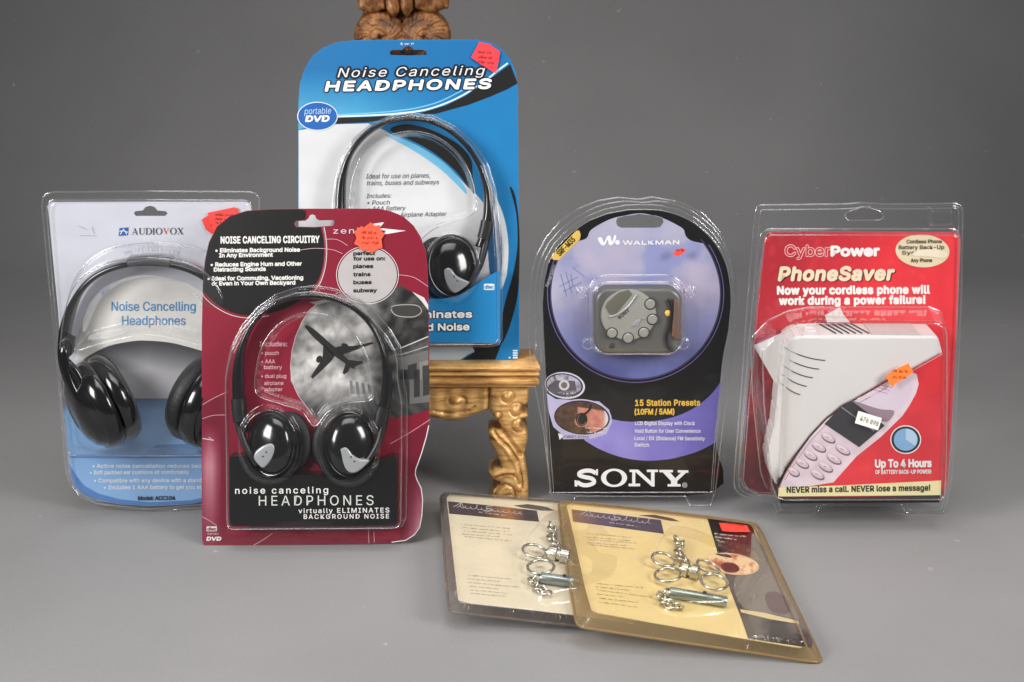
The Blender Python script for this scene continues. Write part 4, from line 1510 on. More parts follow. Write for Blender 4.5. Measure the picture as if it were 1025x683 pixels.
def build_radio():
    pl = standing(632, 507, lean=4)
    t = thing('radio_package', pl, 'black and lavender round-topped clear package standing between the stand and the red package', 'package')
    outer = [(530.5, 352), (529.5, 330), (530, 300), (532, 276), (537, 256), (546, 238), (560, 222), (578, 209), (598, 201), (618, 197.5), (640, 199.5), (652, 197), (680, 202), (704, 213.5), (720, 231), (731, 253), (736, 280), (737, 305), (735, 340), (730, 372), (723, 430), (716, 490), (711, 505.5), (690, 505.5), (686, 496.5), (576, 496.5), (573, 505.5), (553, 505.5), (551, 490), (544, 430), (535, 385)]
    card = [(544, 340), (543, 305), (544.5, 282), (549, 264), (558, 248), (572, 234), (588, 222.5), (606, 215), (627, 211), (643, 210.5), (659, 211), (676, 215), (693, 223), (709, 236.5), (720, 251), (727, 267), (731, 287), (731.5, 304), (729, 330), (724, 355), (721, 381), (716, 440), (712.5, 493.5), (552.5, 494), (549, 440), (546, 380)]
    hole = [S1(*p) for p in ((388, 128), (394, 114), (420, 106), (452, 103), (482, 97), (515, 102), (548, 104), (574, 112), (580, 130), (566, 150), (545, 153), (410, 153), (394, 146))]
    a = Art(pl)
    BK = (13, 12, 14)
    card = card[:1] + cr(card[1:24], 4, False) + card[24:]
    a.base(card, BK, holes=[hole], edge=(60, 58, 60))
    # lavender disc with tab
    L = ell(*S1(467, 420), 84.4, 84.6, k=96)
    tab = [S1(*p) for p in cr(((196, 216), (232, 208), (270, 195), (285, 165), (325, 138), (375, 115), (430, 103), (482, 95), (530, 102), (580, 116), (630, 140), (660, 160), (668, 185), (690, 205), (738, 216)), 4, False)]
    disc = [p for p in L if p[1] > 243.5]
    # order: right side down, bottom, left side up
    disc = sorted([p for p in L if p[1] > 243.5], key=lambda p: math.atan2(p[1] - S1(0, 420)[1], p[0] - S1(467, 0)[0]))
    right = [p for p in disc]
    poly = tab + [p for p in right if p[0] > 636][0:0]
    ang = lambda p: math.atan2(p[1] - S1(0, 420)[1], p[0] - S1(467, 0)[0])
    full = [p for p in L]
    full.sort(key=ang)
    a0 = math.radians(-37)
    arc = [p for p in full if ang(p) > a0 and ang(p) < math.pi + 1] + [p for p in full if ang(p) < -math.pi - a0]
    def lav(x, y):
        n = NZ(x, y, .022, 11); n2 = NZ(x, y, .05, 5)
        yy = (y - 215) / 165
        c = mixc((180, 178, 200), (160, 157, 192), yy * 1.6)
        c = mixc(c, (84, 90, 150), max(0, min(1, (yy - .55) * 2.2 + n * .25)))
        c = mixc(c, (206, 184, 198), max(0, min(.75, n * .7 + .1 - abs(yy - .32) * 1.2)))
        c = mixc(c, (118, 128, 190), max(0, min(.5, -n * 1.2 + n2 * .3)) * (1 if y > 240 else .3))
        c = mixc(c, (200, 198, 212), max(0, min(.7, (575 - x) / 40)) * max(0, 1 - abs(y - 290) / 60))
        return c
    a.grad(arc + tab, lav, 2, step=4, holes=[hole])
    a.line(ell(*S1(467, 420), 85.2, 85.4, 0, 90, -40, 220), 1.0, (72, 62, 108), 3)
    a.line(ell(*S1(467, 420), 88.2, 88.4, 0, 90, -34, 214), .8, (108, 100, 148), 3)
    # model tag and edge lettering
    a.poly([(133, 262), (228, 165), (240, 164), (246, 180), (243, 200), (158, 284), (136, 282), (128, 272)], (226, 190, 96), 5, S1)
    a.text('SRF-M35', (163, 268), (226, 204), 22, (58, 44, 20), 7, S1, bold=.02)
    a.text('FM/AM RADIO', (116, 392), (150, 306), 13, (190, 188, 190), 5, S1)
    # brand strokes
    V = (240, 240, 246)
    a.poly(cr([(314, 196), (330, 192), (340, 212), (352, 188), (366, 186), (372, 208), (382, 182), (390, 192), (376, 220), (360, 222), (354, 202), (344, 222), (328, 222)], 3), V, 5, S1)
    a.poly(ell(394, 212, 10, 10), V, 5, S1)
    a.text('WALKMAN', (416, 222), (642, 219), 17, V, 5, S1, bold=.03, sp=1.05)
    a.line([S1(440, 206), S1(640, 202)], .4, (176, 172, 206), 7)
    for i, (p, q) in enumerate((((166, 340), (190, 430)), ((186, 330), (210, 415)), ((206, 340), (216, 390)), ((160, 390), (236, 350)), ((176, 410), (250, 372)), ((214, 312), (262, 352)))):
        a.line([S1(*p), S1(*q)], .7, (120, 130, 178), 4)
    # purple crescent
    cres = cr([(838, 128), (800, 180), (740, 232), (680, 265), (620, 285), (550, 297), (480, 300), (420, 296), (370, 285)], 4, False) + [(300, 330), (262, 362)] + cr([(272, 378), (330, 412), (400, 440), (465, 455), (530, 461), (610, 456), (680, 441), (745, 420), (808, 388)], 4, False)
    cc = [S2(*p) for p in cres]
    a.grad(cc, lambda x, y: mixc((150, 140, 212), (112, 104, 188), (x - 590) / 110 + NZ(x, y, .03) * .4), 1.6, step=6)
    # oval pictures on a pale panel
    a.poly([(112, 180), (150, 205), (330, 215), (372, 250), (385, 300), (360, 350), (300, 370), (180, 372), (168, 345), (140, 320), (122, 260)], (186, 180, 214), 3, S2)
    a.poly([p for p in ell(188, 149, 84, 55, 8)], (214, 210, 226), 4, S2)
    a.poly(ell(186, 148, 78, 49, 8), (54, 46, 70), 5, S2)
    a.grad([S2(*p) for p in ell(185, 148, 72, 44, 8)], lambda x, y: mixc((196, 188, 204), (84, 80, 96), max(0, min(1, .5 + NZ(x, y, .14, 3) * 1.6 + (y - 386) * .04))), 6, step=1.2)
    a.poly([(120, 150), (150, 128), (230, 130), (236, 168), (150, 178), (118, 172)], (92, 86, 94), 7, S2)
    a.poly(ell(185, 148, 22, 22), (206, 200, 202), 8, S2)
    a.poly(ell(185, 148, 13, 13), (110, 104, 112), 9, S2)
    a.words(S2(180, 186), S2(232, 184), 1.6, WHT, 8, seed=31)
    a.words(S2(180, 200), S2(244, 198), 1.6, WHT, 8, seed=32)
    a.poly(ell(260, 282, 122, 76, 4), (196, 188, 220), 6, S2)
    a.poly(ell(259, 282, 116, 71, 4), (46, 36, 62), 7, S2)
    def skin(x, y):
        u, v = (x - 520) * 4.141, (y - 350) * 4.141
        n = NZ(x, y, .16, 9)
        hair = u < 235 + 18 * n or v < 238 + 0.15 * (u - 240) or (u < 290 and v > 320)
        c = mixc((62, 44, 36), (96, 70, 54), .5 + n) if hair else mixc((206, 140, 120), (176, 104, 92), .4 + n * .7)
        if u > 345: c = mixc(c, (216, 210, 214), (u - 345) / 14)
        return c
    a.grad([S2(*p) for p in ell(258, 282, 110, 66, 4)], skin, 8, step=1.0)
    a.poly(ell(258, 290, 24, 28), (26, 22, 24), 9, S2)
    a.line([S2(*p) for p in cr([(262, 270), (278, 262), (292, 246), (296, 226)], 4, False)], 2.2, (24, 22, 24), 10)
    a.line([S2(*p) for p in ell(258, 292, 18, 22, 0, 16, 20, 250)], .6, (120, 112, 112), 10)
    a.words(S2(272, 328), S2(362, 330), 1.8, WHT, 10, seed=33)
    a.words(S2(280, 346), S2(344, 347), 1.8, WHT, 10, seed=34)
    a.poly([(160, 346), (184, 358), (166, 374)], (230, 228, 236), 8, S2)
    a.text('STREET STYLE', (178, 366), (288, 368), 10, (40, 34, 60), 8, S2)
    YE = (238, 190, 66)
    a.text('15 Station Presets', (480, 233), (748, 232), 24, YE, 5, S2, bold=.026, sp=1.06)
    a.text('(10FM / 5AM)', (478, 269), (641, 268), 22, YE, 5, S2, bold=.03)
    PW = (238, 234, 246)
    a.text('LCD Digital Display with Clock', (479, 313), (727, 313), 15, PW, 5, S2, bold=.016, sp=1.04)
    a.text('Hold Button for User Convenience', (479, 345), (750, 345), 15, PW, 5, S2, bold=.016, sp=1.04)
    a.text('Local / DX (Distance) FM Sensitivity', (477, 375), (768, 377), 15, PW, 5, S2, bold=.016, sp=1.04)
    a.text('Switch', (477, 402), (536, 403), 15, PW, 5, S2, bold=.016, sp=1.04)
    slab_sony(a)
    a.poly([(150, 490), (210, 470), (345, 470), (345, 476), (220, 478), (160, 498)], (34, 24, 28), 2, S2)
    a.build('card', t)
    sticker(pl, t, [S1(*p) for p in ((618, 262), (628, 242), (654, 236), (672, 240), (664, 252), (640, 268))], (232, 72, 60), 0.0118, seed=14, lines=1, label='torn scrap of a red price sticker')
    # shell: flange, shallow dome over the card, radio window, four posts
    nm = 0.006
    dome = [pl.L(*p, nm) for p in [(541, 340), (539.5, 305), (541, 282), (545, 262), (555, 244), (570, 229), (588, 217), (606, 210), (627, 206), (643, 205.5), (659, 206), (678, 210), (697, 219), (713, 233), (725, 249), (731, 266), (734, 287), (734.5, 304), (732, 330), (727, 355), (723.5, 385), (718, 440), (714, 494), (551, 494.5), (547, 440), (543, 380)]]
    ridge = [pl.L(*p, 0.004) for p in [(535, 345), (534.5, 305), (536, 279), (541, 258), (551, 240), (566, 224), (584, 212), (604, 204), (626, 201), (643, 203), (660, 201), (682, 206), (702, 216.5), (718, 232), (729, 251), (734.3, 270)]]
    win = [pl.L(*S1(*p), 0.014) for p in rrect(276, 345, 664, 664, 78, 8)]
    posts = [pl.L(*S1(*p), 0.012) for p in ((250, 412), (686, 410), (276, 620), (660, 620))]
    op = [pl.L(*p) for p in outer]

    def h(q):
        dd = sd_poly(q, dome)[0]
        n = 0.0012 + 0.0095 * rise(dd, 0.003)
        n += 0.0022 * sst(1 - sd_path(q, ridge) / 0.0018) * (dd > 0)
        dw = sd_poly(q, win)[0]
        n += 0.0150 * rise(dw, 0.0042) + 0.006 * np.sqrt(np.clip(-dw / 0.04, 0, 1))
        for c in posts:
            n = np.maximum(n, 0.0107 + 0.007 * sst((0.0052 - np.hypot(q[:, 0] - c[0], q[:, 1] - c[1])) / 0.0022))
        return n + 0.0007 * np.sin(q[:, 0] * 80 + 1) * np.sin(q[:, 1] * 60) * rise(dw, .01)
    hfield(MB(), op, h, 0.0012).build('blister', M['clear'], t, auto=0)
    arcs = [pl.L(*p, 0.003) for p in cr([(536.5, 350), (535.5, 305), (537, 279), (542, 258), (552, 240), (567, 225), (585, 213), (604, 205), (626, 201.5), (643, 203), (660, 201.5), (682, 206.5), (701, 217), (717, 232), (728, 251), (733.5, 275), (734.5, 305)], 4, False)]
    w2 = body_in(win, .0036)
    beads(pl, t, [(op, 0.0012, 0.0012, True), (arcs, 0.003, 0.0011, False), (dome, 0.0030, 0.0009, True), (body_in(dome, .003), .0108, .0007, True), (win, .0115, .0011, True), (w2, .0255, .0013, True)] + [([(c[0] + .0046 * math.cos(q * .4488), c[1] + .0046 * math.sin(q * .4488)) for q in range(14)], .0135, .0009, True) for c in posts])
    # the radio
    lo = pl.L(*S1(470, 660), 0.004)
    rd = thing('pocket_radio', pl, 'small pewter grey radio with a round button plate inside the black and lavender package', 'radio', off=(lo[0], lo[1], 0))
    m = MB()
    m.prism([pl.L(*S1(*p), .012) for p in rrect(298, 392, 655, 656, 62, 8)], 0.001, 0.0175, bev=0.004)
    m.build('body', M['radiod'], rd, auto=40)
    c = pl.L3(*S1(438, 503), 0.0175)
    r = pl.L(*S1(550, 503), .0175)[0] - c.x
    m = MB()
    m.lathe((c.x, c.y, 0.0165), (0, 0, 1), [(r, 0), (r, .0022), (r * .97, .0032), (r * .9, .0036), (r * .4, .0041), (.0003, .0042)], 64, sy=.93, xdir=(1, 0, 0))
    pt = m.build('button_plate', M['radio'], rd, auto=40)
    nn = 0.0205
    m = MB()
    m.prism([pl.L(*S1(*p), nn) for p in ((346, 470), (356, 448), (402, 412), (440, 402), (452, 420), (384, 506), (362, 500))], 0.0195, 0.0212, bev=.0004)
    m.build('display', M['lcd'], rd, auto=40)
    m = MB()
    m.tube([pl.L3(*S1(*p), 0.0208) for p in cr([(362, 512), (400, 498), (440, 466), (470, 424)], 6, False)], 0.0010, 8)
    m.build('trim', M['silver'], pt, auto=0)
    for x, y in ((526, 460), (535, 522), (500, 575), (437, 597), (372, 577)):
        m = MB()
        q = pl.L(*S1(x, y), nn)
        m.lathe((q[0], q[1], 0.0185), (0, 0, 1), [(.0044, 0), (.0044, .0022), (.0036, .003), (.0002, .0032)], 24)
        bt = m.build('button', M['radio'], rd, auto=40)
        m = MB()
        m.lathe((q[0], q[1], 0.0185), (0, 0, 1), [(.0053, 0), (.0053, .0020), (.0045, .0022)], 24)
        m.build('button_gap', M['slot'], bt, auto=40)
    m = MB()
    for P in (((448, 548), (468, 524), (486, 522), (478, 546)), ((492, 520), (500, 510), (506, 522))):
        m.prism([pl.L(*S1(*p), nn) for p in P], 0.0195, 0.0216, bev=.0004)
    m.build('rocker', M['silver'], rd, auto=40)
    b = Art(pl, 0.0207)
    b.text('SONY', (402, 522), (444, 488), 12, (60, 58, 50), 1, S1, bold=.03)
    b.build('lettering', pt)
    for (x, y, rr), mt in (((597, 497, .0028), simple('amber lamp', (236, 190, 84), .3)), ((630, 578, .0038), simple('orange plug', (206, 112, 78), .4)), ((372, 628, .0022), M['slot'])):
        m = MB()
        q = pl.L(*S1(x, y), .018)
        m.lathe((q[0], q[1], 0.0168), (0, 0, 1), [(rr, 0), (rr, .0016), (rr * .6, .0024), (.0002, .0026)], 20)
        m.build('plug' if rr > .003 else 'lamp', mt, rd, auto=40)
    m = MB()
    m.tube([pl.L3(*S1(*p), 0.0195) for p in cr([(600, 440), (612, 480), (606, 540), (592, 590), (598, 630), (616, 650)], 6, False)], 0.0013, 8)
    m.build('cable', M['blackm'], rd, auto=0)
    m = MB()
    m.prism([pl.L(*S1(*p), .0185) for p in ((622, 440), (644, 445), (645, 600), (624, 604), (612, 560), (618, 500))], .015, .0205, bev=.0012)
    m.build('clip', simple('brown rubber', (112, 88, 80), .45), rd, auto=40)


def slab_sony(a):
    """heavy slab capitals S O N Y and a small circled R"""
    C = (242, 241, 240)
    z = S2
    Y0, Y1 = 568, 496
    T = 12
    # S
    def st(P, w, l=4):
        a.line([z(*p) for p in P], w / 4.141, C, l)
    S = cr([(316, 512), (296, 503), (270, 503), (250, 511), (250, 522), (272, 529), (296, 534), (308, 543), (306, 554), (284, 562), (260, 561), (238, 549)], 6, False)
    st(S, 17)
    a.poly([(318, 496), (325, 496), (325, 521), (316, 521)], C, 5, z)
    a.poly([(228, 542), (237, 542), (240, 568), (229, 568)], C, 5, z)
    # O
    a.poly(ell(392, 532, 54, 38), C, 4, z, holes=[[z(*p) for p in ell(392, 532, 33, 29)]])
    # N
    a.poly([(456, 498), (492, 498), (545, 546), (545, 508), (528, 508), (528, 498), (574, 498), (574, 508), (560, 508), (560, 568), (548, 568), (480, 507), (480, 556), (500, 556), (500, 567), (452, 567), (452, 556), (467, 556), (467, 508), (456, 508)], C, 4, z)
    # Y
    a.poly([(580, 499), (636, 499), (636, 509), (624, 509), (646, 534), (670, 510), (656, 510), (656, 500), (700, 501), (700, 511), (690, 511), (654, 545), (654, 558), (668, 558), (668, 568), (614, 568), (614, 558), (628, 558), (628, 545), (594, 509), (580, 509)], C, 4, z)
    a.line([z(*p) for p in ell(685, 562, 9, 9, k=20)], .5, C, 4, closed=True)
    a.text('R', (681, 566), (689, 566), 8, C, 4, z)


build_radio()


# ================================================================== red phone power package
C1, C2, C3, C4 = Z(730, 195, 4.1375), Z(730, 340, 3.692), Z(770, 300, 5.694), Z(740, 390, 4.881)


def build_power():
    pl = standing(846, 514, lean=1)
    t = thing('phone_accessory_package', pl, 'bright red clear-shelled package with a white device standing at the right end', 'package')
    outer = [(755.5, 214), (757, 207.5), (761, 205), (800, 204.6), (845, 204), (862, 202.5), (882, 204), (930, 203.8), (955, 203.2), (961.5, 205), (963.5, 211), (962, 300), (957.5, 400), (952, 478), (948, 500), (944, 513), (906, 513), (903, 505), (822, 505), (818, 513), (778, 513), (774, 503), (752, 499), (740, 494), (735, 488), (734.5, 478), (741, 400), (748, 300)]
    card = [(765, 241), (767, 235), (772, 232), (955, 232.5), (960.5, 234.5), (962, 240), (958, 330), (952, 440), (948.5, 488), (945, 494), (760, 493), (748, 488), (742.5, 480), (748, 400), (757, 310)]
    a = Art(pl)
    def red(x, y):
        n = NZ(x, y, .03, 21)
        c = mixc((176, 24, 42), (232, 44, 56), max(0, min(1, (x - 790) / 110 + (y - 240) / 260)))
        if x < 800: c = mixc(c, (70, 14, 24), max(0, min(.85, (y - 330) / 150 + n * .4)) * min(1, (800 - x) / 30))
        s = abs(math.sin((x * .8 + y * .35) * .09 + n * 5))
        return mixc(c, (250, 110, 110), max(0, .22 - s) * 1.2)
    a.base(card, (206, 34, 50))
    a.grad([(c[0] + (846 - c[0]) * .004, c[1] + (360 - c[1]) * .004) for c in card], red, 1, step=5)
    CR = (238, 222, 190)
    for bold, c, l in ((.04, (238, 190, 190), 3), (.004, (196, 28, 44), 5)):
        a.text('Cyber', (232, 254), (417, 254), 44, c, l, C1, bold=bold)
    a.text('Power', (423, 253), (620, 252), 38, (246, 240, 238), 5, C1, bold=.05)
    a.text('PhoneSaver', (210, 358), (680, 355), 53, (96, 12, 22), 5, C1, bold=.04, sp=1.06, shear=.18)
    a.text('PhoneSaver', (205, 355), (675, 352), 53, CR, 7, C1, bold=.04, sp=1.06, shear=.18)
    a.text('Now your cordless phone will', (200, 412), (829, 408), 31, (246, 236, 232), 5, C1, bold=.048, sp=1.07)
    a.text('work during a power failure!', (208, 455), (810, 450), 31, (246, 236, 232), 5, C1, bold=.048, sp=1.07)
    a.poly(ell(800, 233, 112, 68, 3), (228, 214, 178), 5, C1)
    for s, x0, x1, y in (('Cordless Phone', 735, 880, 202), ('Battery Back-Up', 702, 890, 226), ('System for', 715, 880, 248), ('Any Phone', 752, 840, 280)):
        a.text(s, (x0, y), (x1, y - 1), 15, (56, 44, 36), 7, C1, bold=.02)
    a.poly(cr([(770, 236), (830, 226), (900, 238), (890, 262), (820, 256), (760, 252)], 3), (236, 226, 200), 9, C1)  # glare on the oval, painted as a paler patch over its lettering
    a.build('card', t)
    # leaflet
    lf = thing('leaflet', pl, 'folded white paper corner showing at the left of the white device in the red package', 'leaflet', off=(pl.L(775, 370, .01)[0], pl.L(775, 393, .01)[1], .01))
    m = MB()
    m.prism([pl.L(*p, .012) for p in ((755, 347), (788, 332.5), (812, 330), (812, 385), (781.5, 394))], .008, .012)
    m.build('sheet', M['white'], lf, smooth=False)
    # the white device
    n1 = 0.040
    lo = pl.L(780, 470, n1)
    dv = thing('power_backup', pl, 'white plastic device with slots and vents inside the bright red package', 'device', off=(lo[0], lo[1], 0.0))
    front = [(806, 336.4), (870, 336.2), (938, 336.8), (940, 340), (943.5, 354), (915, 369.5), (890, 381), (871, 391.5), (848, 405), (828, 419), (812, 436), (798, 455), (787, 472), (780, 490), (778, 489), (772, 478), (769.5, 463), (772, 450), (777, 430), (780, 402), (783, 376), (786, 352), (789, 343), (796, 338)]
    P = [pl.L(*p, n1) for p in front]
    # body: left flank rounded back like a drum
    m = MB()
    Q, nb = np.array(P), 0.002
    xl = min(p[0] for p in P)

    def hd(q):
        u = np.clip((q[:, 0] - pl.L(790, 345, n1)[0]) / 0.022, -1, 1)
        sd = sd_poly(q, P)[0]
        return n1 - 0.010 * (1 - np.sqrt(np.clip(1 - (1 - np.clip(u, 0, 1)) ** 2, 0, 1))) - 0.0018 * (1 - sst(-sd / 0.0022))
    hfield(m, P, hd, 0.0013, back=nb)
    m.build('body', M['white'], dv, auto=38)
    vt = pl.L(870, 336.2, n1)[1] + .0004
    U = lambda x: pl.L(x, 336, n1)[0]
    m = MB()
    q = [pl.L(873, 336, n1)[0], pl.L(921, 336, n1)[0]]
    m.box(((q[0] + q[1]) / 2, vt, .021), (q[1] - q[0], .0012, .034))
    m.build('tray', M['greyp'], dv)
    m = MB()
    for i in range(6):
        u0, u1 = U(838 + i * 6.6), U(826 + i * 6.6)
        m.tube([(u0, vt, .034), (u1 + .001, vt, .004)], .0006, 6, ref=(0, 1, 0), w=.0006)
    m.build('slot', M['slot'], dv)
    m = MB()
    m.lathe((U(814), vt - .0004, .024), (0, 1, 0), [(.006, 0), (.006, .0012), (.005, .0018), (.0042, .0012), (.0003, .001)], 24, sy=1.2, xdir=(1, 0, 0))
    m.build('knob', M['white'], dv)
    m = MB()
    m.prism([pl.L(*C3(*p), .012) for p in ((318, 92), (404, 48), (422, 84), (460, 130), (330, 130))], .010, .0125, bev=.0004)
    m.build('flap', M['white'], dv)
    for i in range(5):
        m = MB()
        x0, x1, y0 = 787 - i * 1.0, 826 - i * 6.2, 351.5 + i * 9
        pts = [(x0 + (x1 - x0) * k / 12, y0 + 9.5 * math.sin(k / 12 * 1.35) / 0.98 * (1 - i * .04)) for k in range(13)]
        def surf(x, y):
            p = pl.L(x, y, n1)
            return Vector((p[0], p[1], float(hd(np.array([p]))[0]) + .0001))
        m.tube([surf(*p) for p in pts], [.0002 + .00026 * (k > 3) for k in range(13)], 6)
        m.build('vent', M['slot'], dv)
    # printed insert over its lower front
    b = Art(pl, 0.0425)
    ins = [(943.8, 354.5), (915, 370.5), (890, 382), (871, 392.5), (848, 406), (828, 420), (812, 437), (798, 456), (787, 473), (779.5, 489), (779, 497.5), (860, 497.3), (941, 496), (942.5, 430)]
    b.base(ins, (216, 38, 50), th=0.0008)
    b.grad([(x * .997 + 870 * .003, y * .997 + 440 * .003) for x, y in ins], lambda x, y: mixc(mixc((228, 44, 54), (206, 30, 44), NZ(x, y, .02, 2) + .5), (250, 120, 110), max(0, .12 - abs(math.sin(x * .05 + y * .02 + NZ(x, y, .02) * 4))) * 1.5), 1, step=6)
    ph = [(693, 128), (700, 165), (690, 200), (665, 245), (640, 282), (560, 360), (470, 432), (385, 528), (185, 560), (195, 525), (213, 492), (255, 425), (303, 358), (362, 295), (436, 243), (520, 195), (592, 155), (640, 130), (670, 120)]
    def body(x, y):
        u, v = (x - 730) * 3.692, (y - 340) * 3.692
        d = (u * .63 + v * .77)
        c = mixc((232, 214, 221), (214, 194, 204), NZ(x, y, .05) + .4)
        e = min(1, max(0, (d - 600) / 60))
        return mixc(c, (246, 226, 232), e * .5)
    b.grad([C2(*p) for p in ph], body, 2, step=3)
    b.line([C2(*p) for p in ((205, 520), (240, 462), (300, 375), (360, 312), (430, 262), (520, 212), (590, 172))], .8, (170, 160, 172), 3)
    b.poly(cr([(470, 222), (520, 200), (600, 160), (660, 150), (672, 190), (640, 250), (600, 262), (530, 250)], 4), (222, 206, 220), 3, C2)
    b.poly(cr([(452, 226), (500, 240), (560, 258), (610, 264), (590, 300), (560, 300), (500, 262)], 3), (152, 128, 140), 4, C2)
    for i in range(3):
        b.line([C2(535 + i * 10, 185 - i * 9), C2(585 + i * 8, 200 - i * 11)], .5, (196, 120, 140), 5)
    b.poly([(420, 240), (452, 226), (575, 318), (480, 398), (352, 312)], (44, 42, 46), 5, C2)
    b.line([C2(415, 250), C2(535, 338)], 1.0, (150, 146, 150), 6)
    KEY = (214, 190, 200)
    for i, (x, y, w) in enumerate(((432, 232, 38), (503, 290, 40), (386, 277, 38), (460, 335, 40), (346, 318, 36), (420, 375, 38), (306, 358, 34), (380, 412, 36), (266, 400, 28))):
        b.poly(ell(x + 3, y + 6, w + 2, 20, 32), (120, 96, 110), 3, C4)
        b.poly(ell(x, y, w, 17, 32), KEY, 4, C4)
        b.poly(ell(x - 3, y - 5, w * .7, 9, 32), (236, 216, 224), 5, C4)
        b.line([C4(x - 8, y - 2), C4(x + 8, y + 6)], .5, (96, 70, 84), 6)
    b.poly(ell(652, 370, 57, 53), (240, 232, 230), 3, C2)
    b.poly(ell(652, 370, 53, 49), (24, 24, 30), 4, C2)
    b.poly(ell(652, 370, 44, 41), (128, 172, 212), 5, C2)
    b.poly([(652, 370)] + ell(652, 370, 43, 40, 0, 12, -90, 35), (176, 206, 232), 6, C2)
    b.text('Up To 4 Hours', (540, 472), (746, 470), 27, WHT, 4, C2, bold=.035)
    b.text('OF BATTERY BACK-UP POWER!', (540, 497), (746, 495), 14, WHT, 4, C2, bold=.02)
    b.poly([(183, 548), (440, 538), (783, 521), (782, 575), (181, 580)], (236, 226, 168), 7, C2)
    b.text('NEVER miss a call. NEVER lose a message!', (213, 566), (742, 558), 21, (30, 26, 18), 9, C2, bold=.026, sp=1.05)
    b.build('card_insert', t)
    m = MB()
    m.prism([pl.L(*p, .04) for p in ((780, 490.5), (860, 491), (941, 490), (940, 502.5), (781, 503.5))], .006, .0415)
    m.build('insert_flap', simple('dark board', (34, 30, 30), .5), t, smooth=False)
    # shell
    hole = [pl.L(*C1(*p)) for p in ((474, 90), (482, 75), (505, 64), (528, 58), (545, 49), (575, 49), (592, 58), (620, 66), (634, 78), (637, 92), (622, 104), (490, 104))]
    low = [pl.L(*p, .01) for p in [(761, 245), (763, 236), (770, 231), (955, 231), (961, 233), (963.5, 240), (960, 330), (954, 440), (950, 490), (945, 498), (758, 497), (746, 491), (740, 480), (746, 400), (754, 310)]]
    big = [pl.L(*p, .032) for p in [(764, 480), (756, 400), (754, 345), (772, 326), (792, 317), (815, 313), (935, 313), (947, 318), (950, 330), (949.5, 440), (947.5, 492), (940, 499.5), (782, 500), (770, 496)]]
    op = [pl.L(*p) for p in outer]
    tab = [pl.L(*p, .004) for p in ((928, 208), (955, 207), (957, 226), (930, 228))]

    def h(q):
        n = 0.0012 + 0.0125 * rise(sd_poly(q, low)[0], 0.0032)
        n += 0.0335 * rise(sd_poly(q, big)[0], 0.006)
        n += 0.007 * rise(sd_poly(q, tab)[0], 0.003)
        d = sd_poly(q, op)[0]
        n += 0.0014 * sst(1 - np.abs(d + 0.0035) / 0.0014)
        return n + 0.0009 * np.sin(q[:, 0] * 50 + 2) * np.sin(q[:, 1] * 42) * rise(sd_poly(q, low)[0], .01)
    hfield(MB(), op, h, 0.0013, holes=[hole]).build('blister', M['clear_flat'], t, auto=0)
    beads(pl, t, [(op, 0.0012, 0.0013, True), (body_in(op, .004), 0.0028, .0008, True), (hole, .0012, .0009, True), (low, .003, .001, True), (body_in(low, .003), .0138, .0008, True), (big, .0145, .0009, True), (body_in(big, .0055), .047, .0009, True)])
    nf = .0485
    sticker(pl, t, [C3(*p) for p in ((665, 436), (700, 410), (742, 388), (794, 364), (806, 388), (822, 412), (770, 452), (718, 478), (704, 502), (690, 486))], (255, 130, 50), nf, seed=21, ink=(190, 70, 20), lines=2, label='orange price sticker')
    s = Art(pl, nf + .0002)
    s.base([C2(*p) for p in ((477, 264), (564, 291), (550, 336), (464, 309))], (240, 238, 234), th=.0003)
    s.text('476 898', (482, 298), (548, 321), 17, (70, 68, 68), 2, C2)
    s.build('price_sticker', t, 'sticker', label='small white price label')


build_power()


# ================================================================== two accessory packs lying at the front
K1, K2 = Z(430, 485, 4.267), Z(560, 495, 3.793)


def lying(px, py, roll, pitch=0.0, lift=0.0):
    r, p = math.radians(roll), math.radians(pitch)
    N = Vector((math.sin(r), -math.sin(p), math.cos(r))).normalized()
    U = Vector((1, 0, 0))
    U = (U - N * U.dot(N)).normalized()
    return Plane(floor_pt(px, py, lift), U, N.cross(U))


def flat_pack(pl, flange, card, label, shell, cream, z, right):
    hc, ht = 0.0105, 0.0125
    t = thing('key_ring_package', pl, label, 'package', 'accessory packs lying at the front')
    a = Art(pl, hc)
    a.base(card, cream)
    return t, a, hc, ht


def squiggle(a, p0, p1, amp, col, lay, z, seed):
    """flowing script too small to read: looped strokes with tall initials"""
    rd = random.Random(seed)
    P = []
    nl = 12
    for i in range(nl * 6 + 1):
        k = i / (nl * 6)
        x, y = p0[0] + (p1[0] - p0[0]) * k, p0[1] + (p1[1] - p0[1]) * k
        if i % 6 == 0: h = amp * rd.choice((.7, .8, .9, 1.0, 1.9))
        w = 2 * math.pi * i / 6
        P.append((x + 6 * math.sin(w) + (.35 * h * (.5 - .5 * math.cos(w))), y - h * (.5 - .5 * math.cos(w))))
    a.line([z(*p) for p in cr(P, 3, False)], .42, col, lay)
    a.line([z(p0[0] - 14, p0[1] - 2), z(p0[0] + 20, p0[1] - amp * 2.0), z(p0[0] + 30, p0[1] + 2)], .6, col, lay + .5)
    xm, ym = p0[0] + (p1[0] - p0[0]) * .45, p0[1] + (p1[1] - p0[1]) * .45
    a.line([z(*p) for p in cr([(xm + 26, ym - amp * 1.9), (xm + 4, ym - amp * 1.8), (xm + 2, ym - amp), (xm + 22, ym - amp * .6), (xm + 14, ym + 3), (xm - 10, ym + 2)], 4, False)], .6, col, lay + .5)


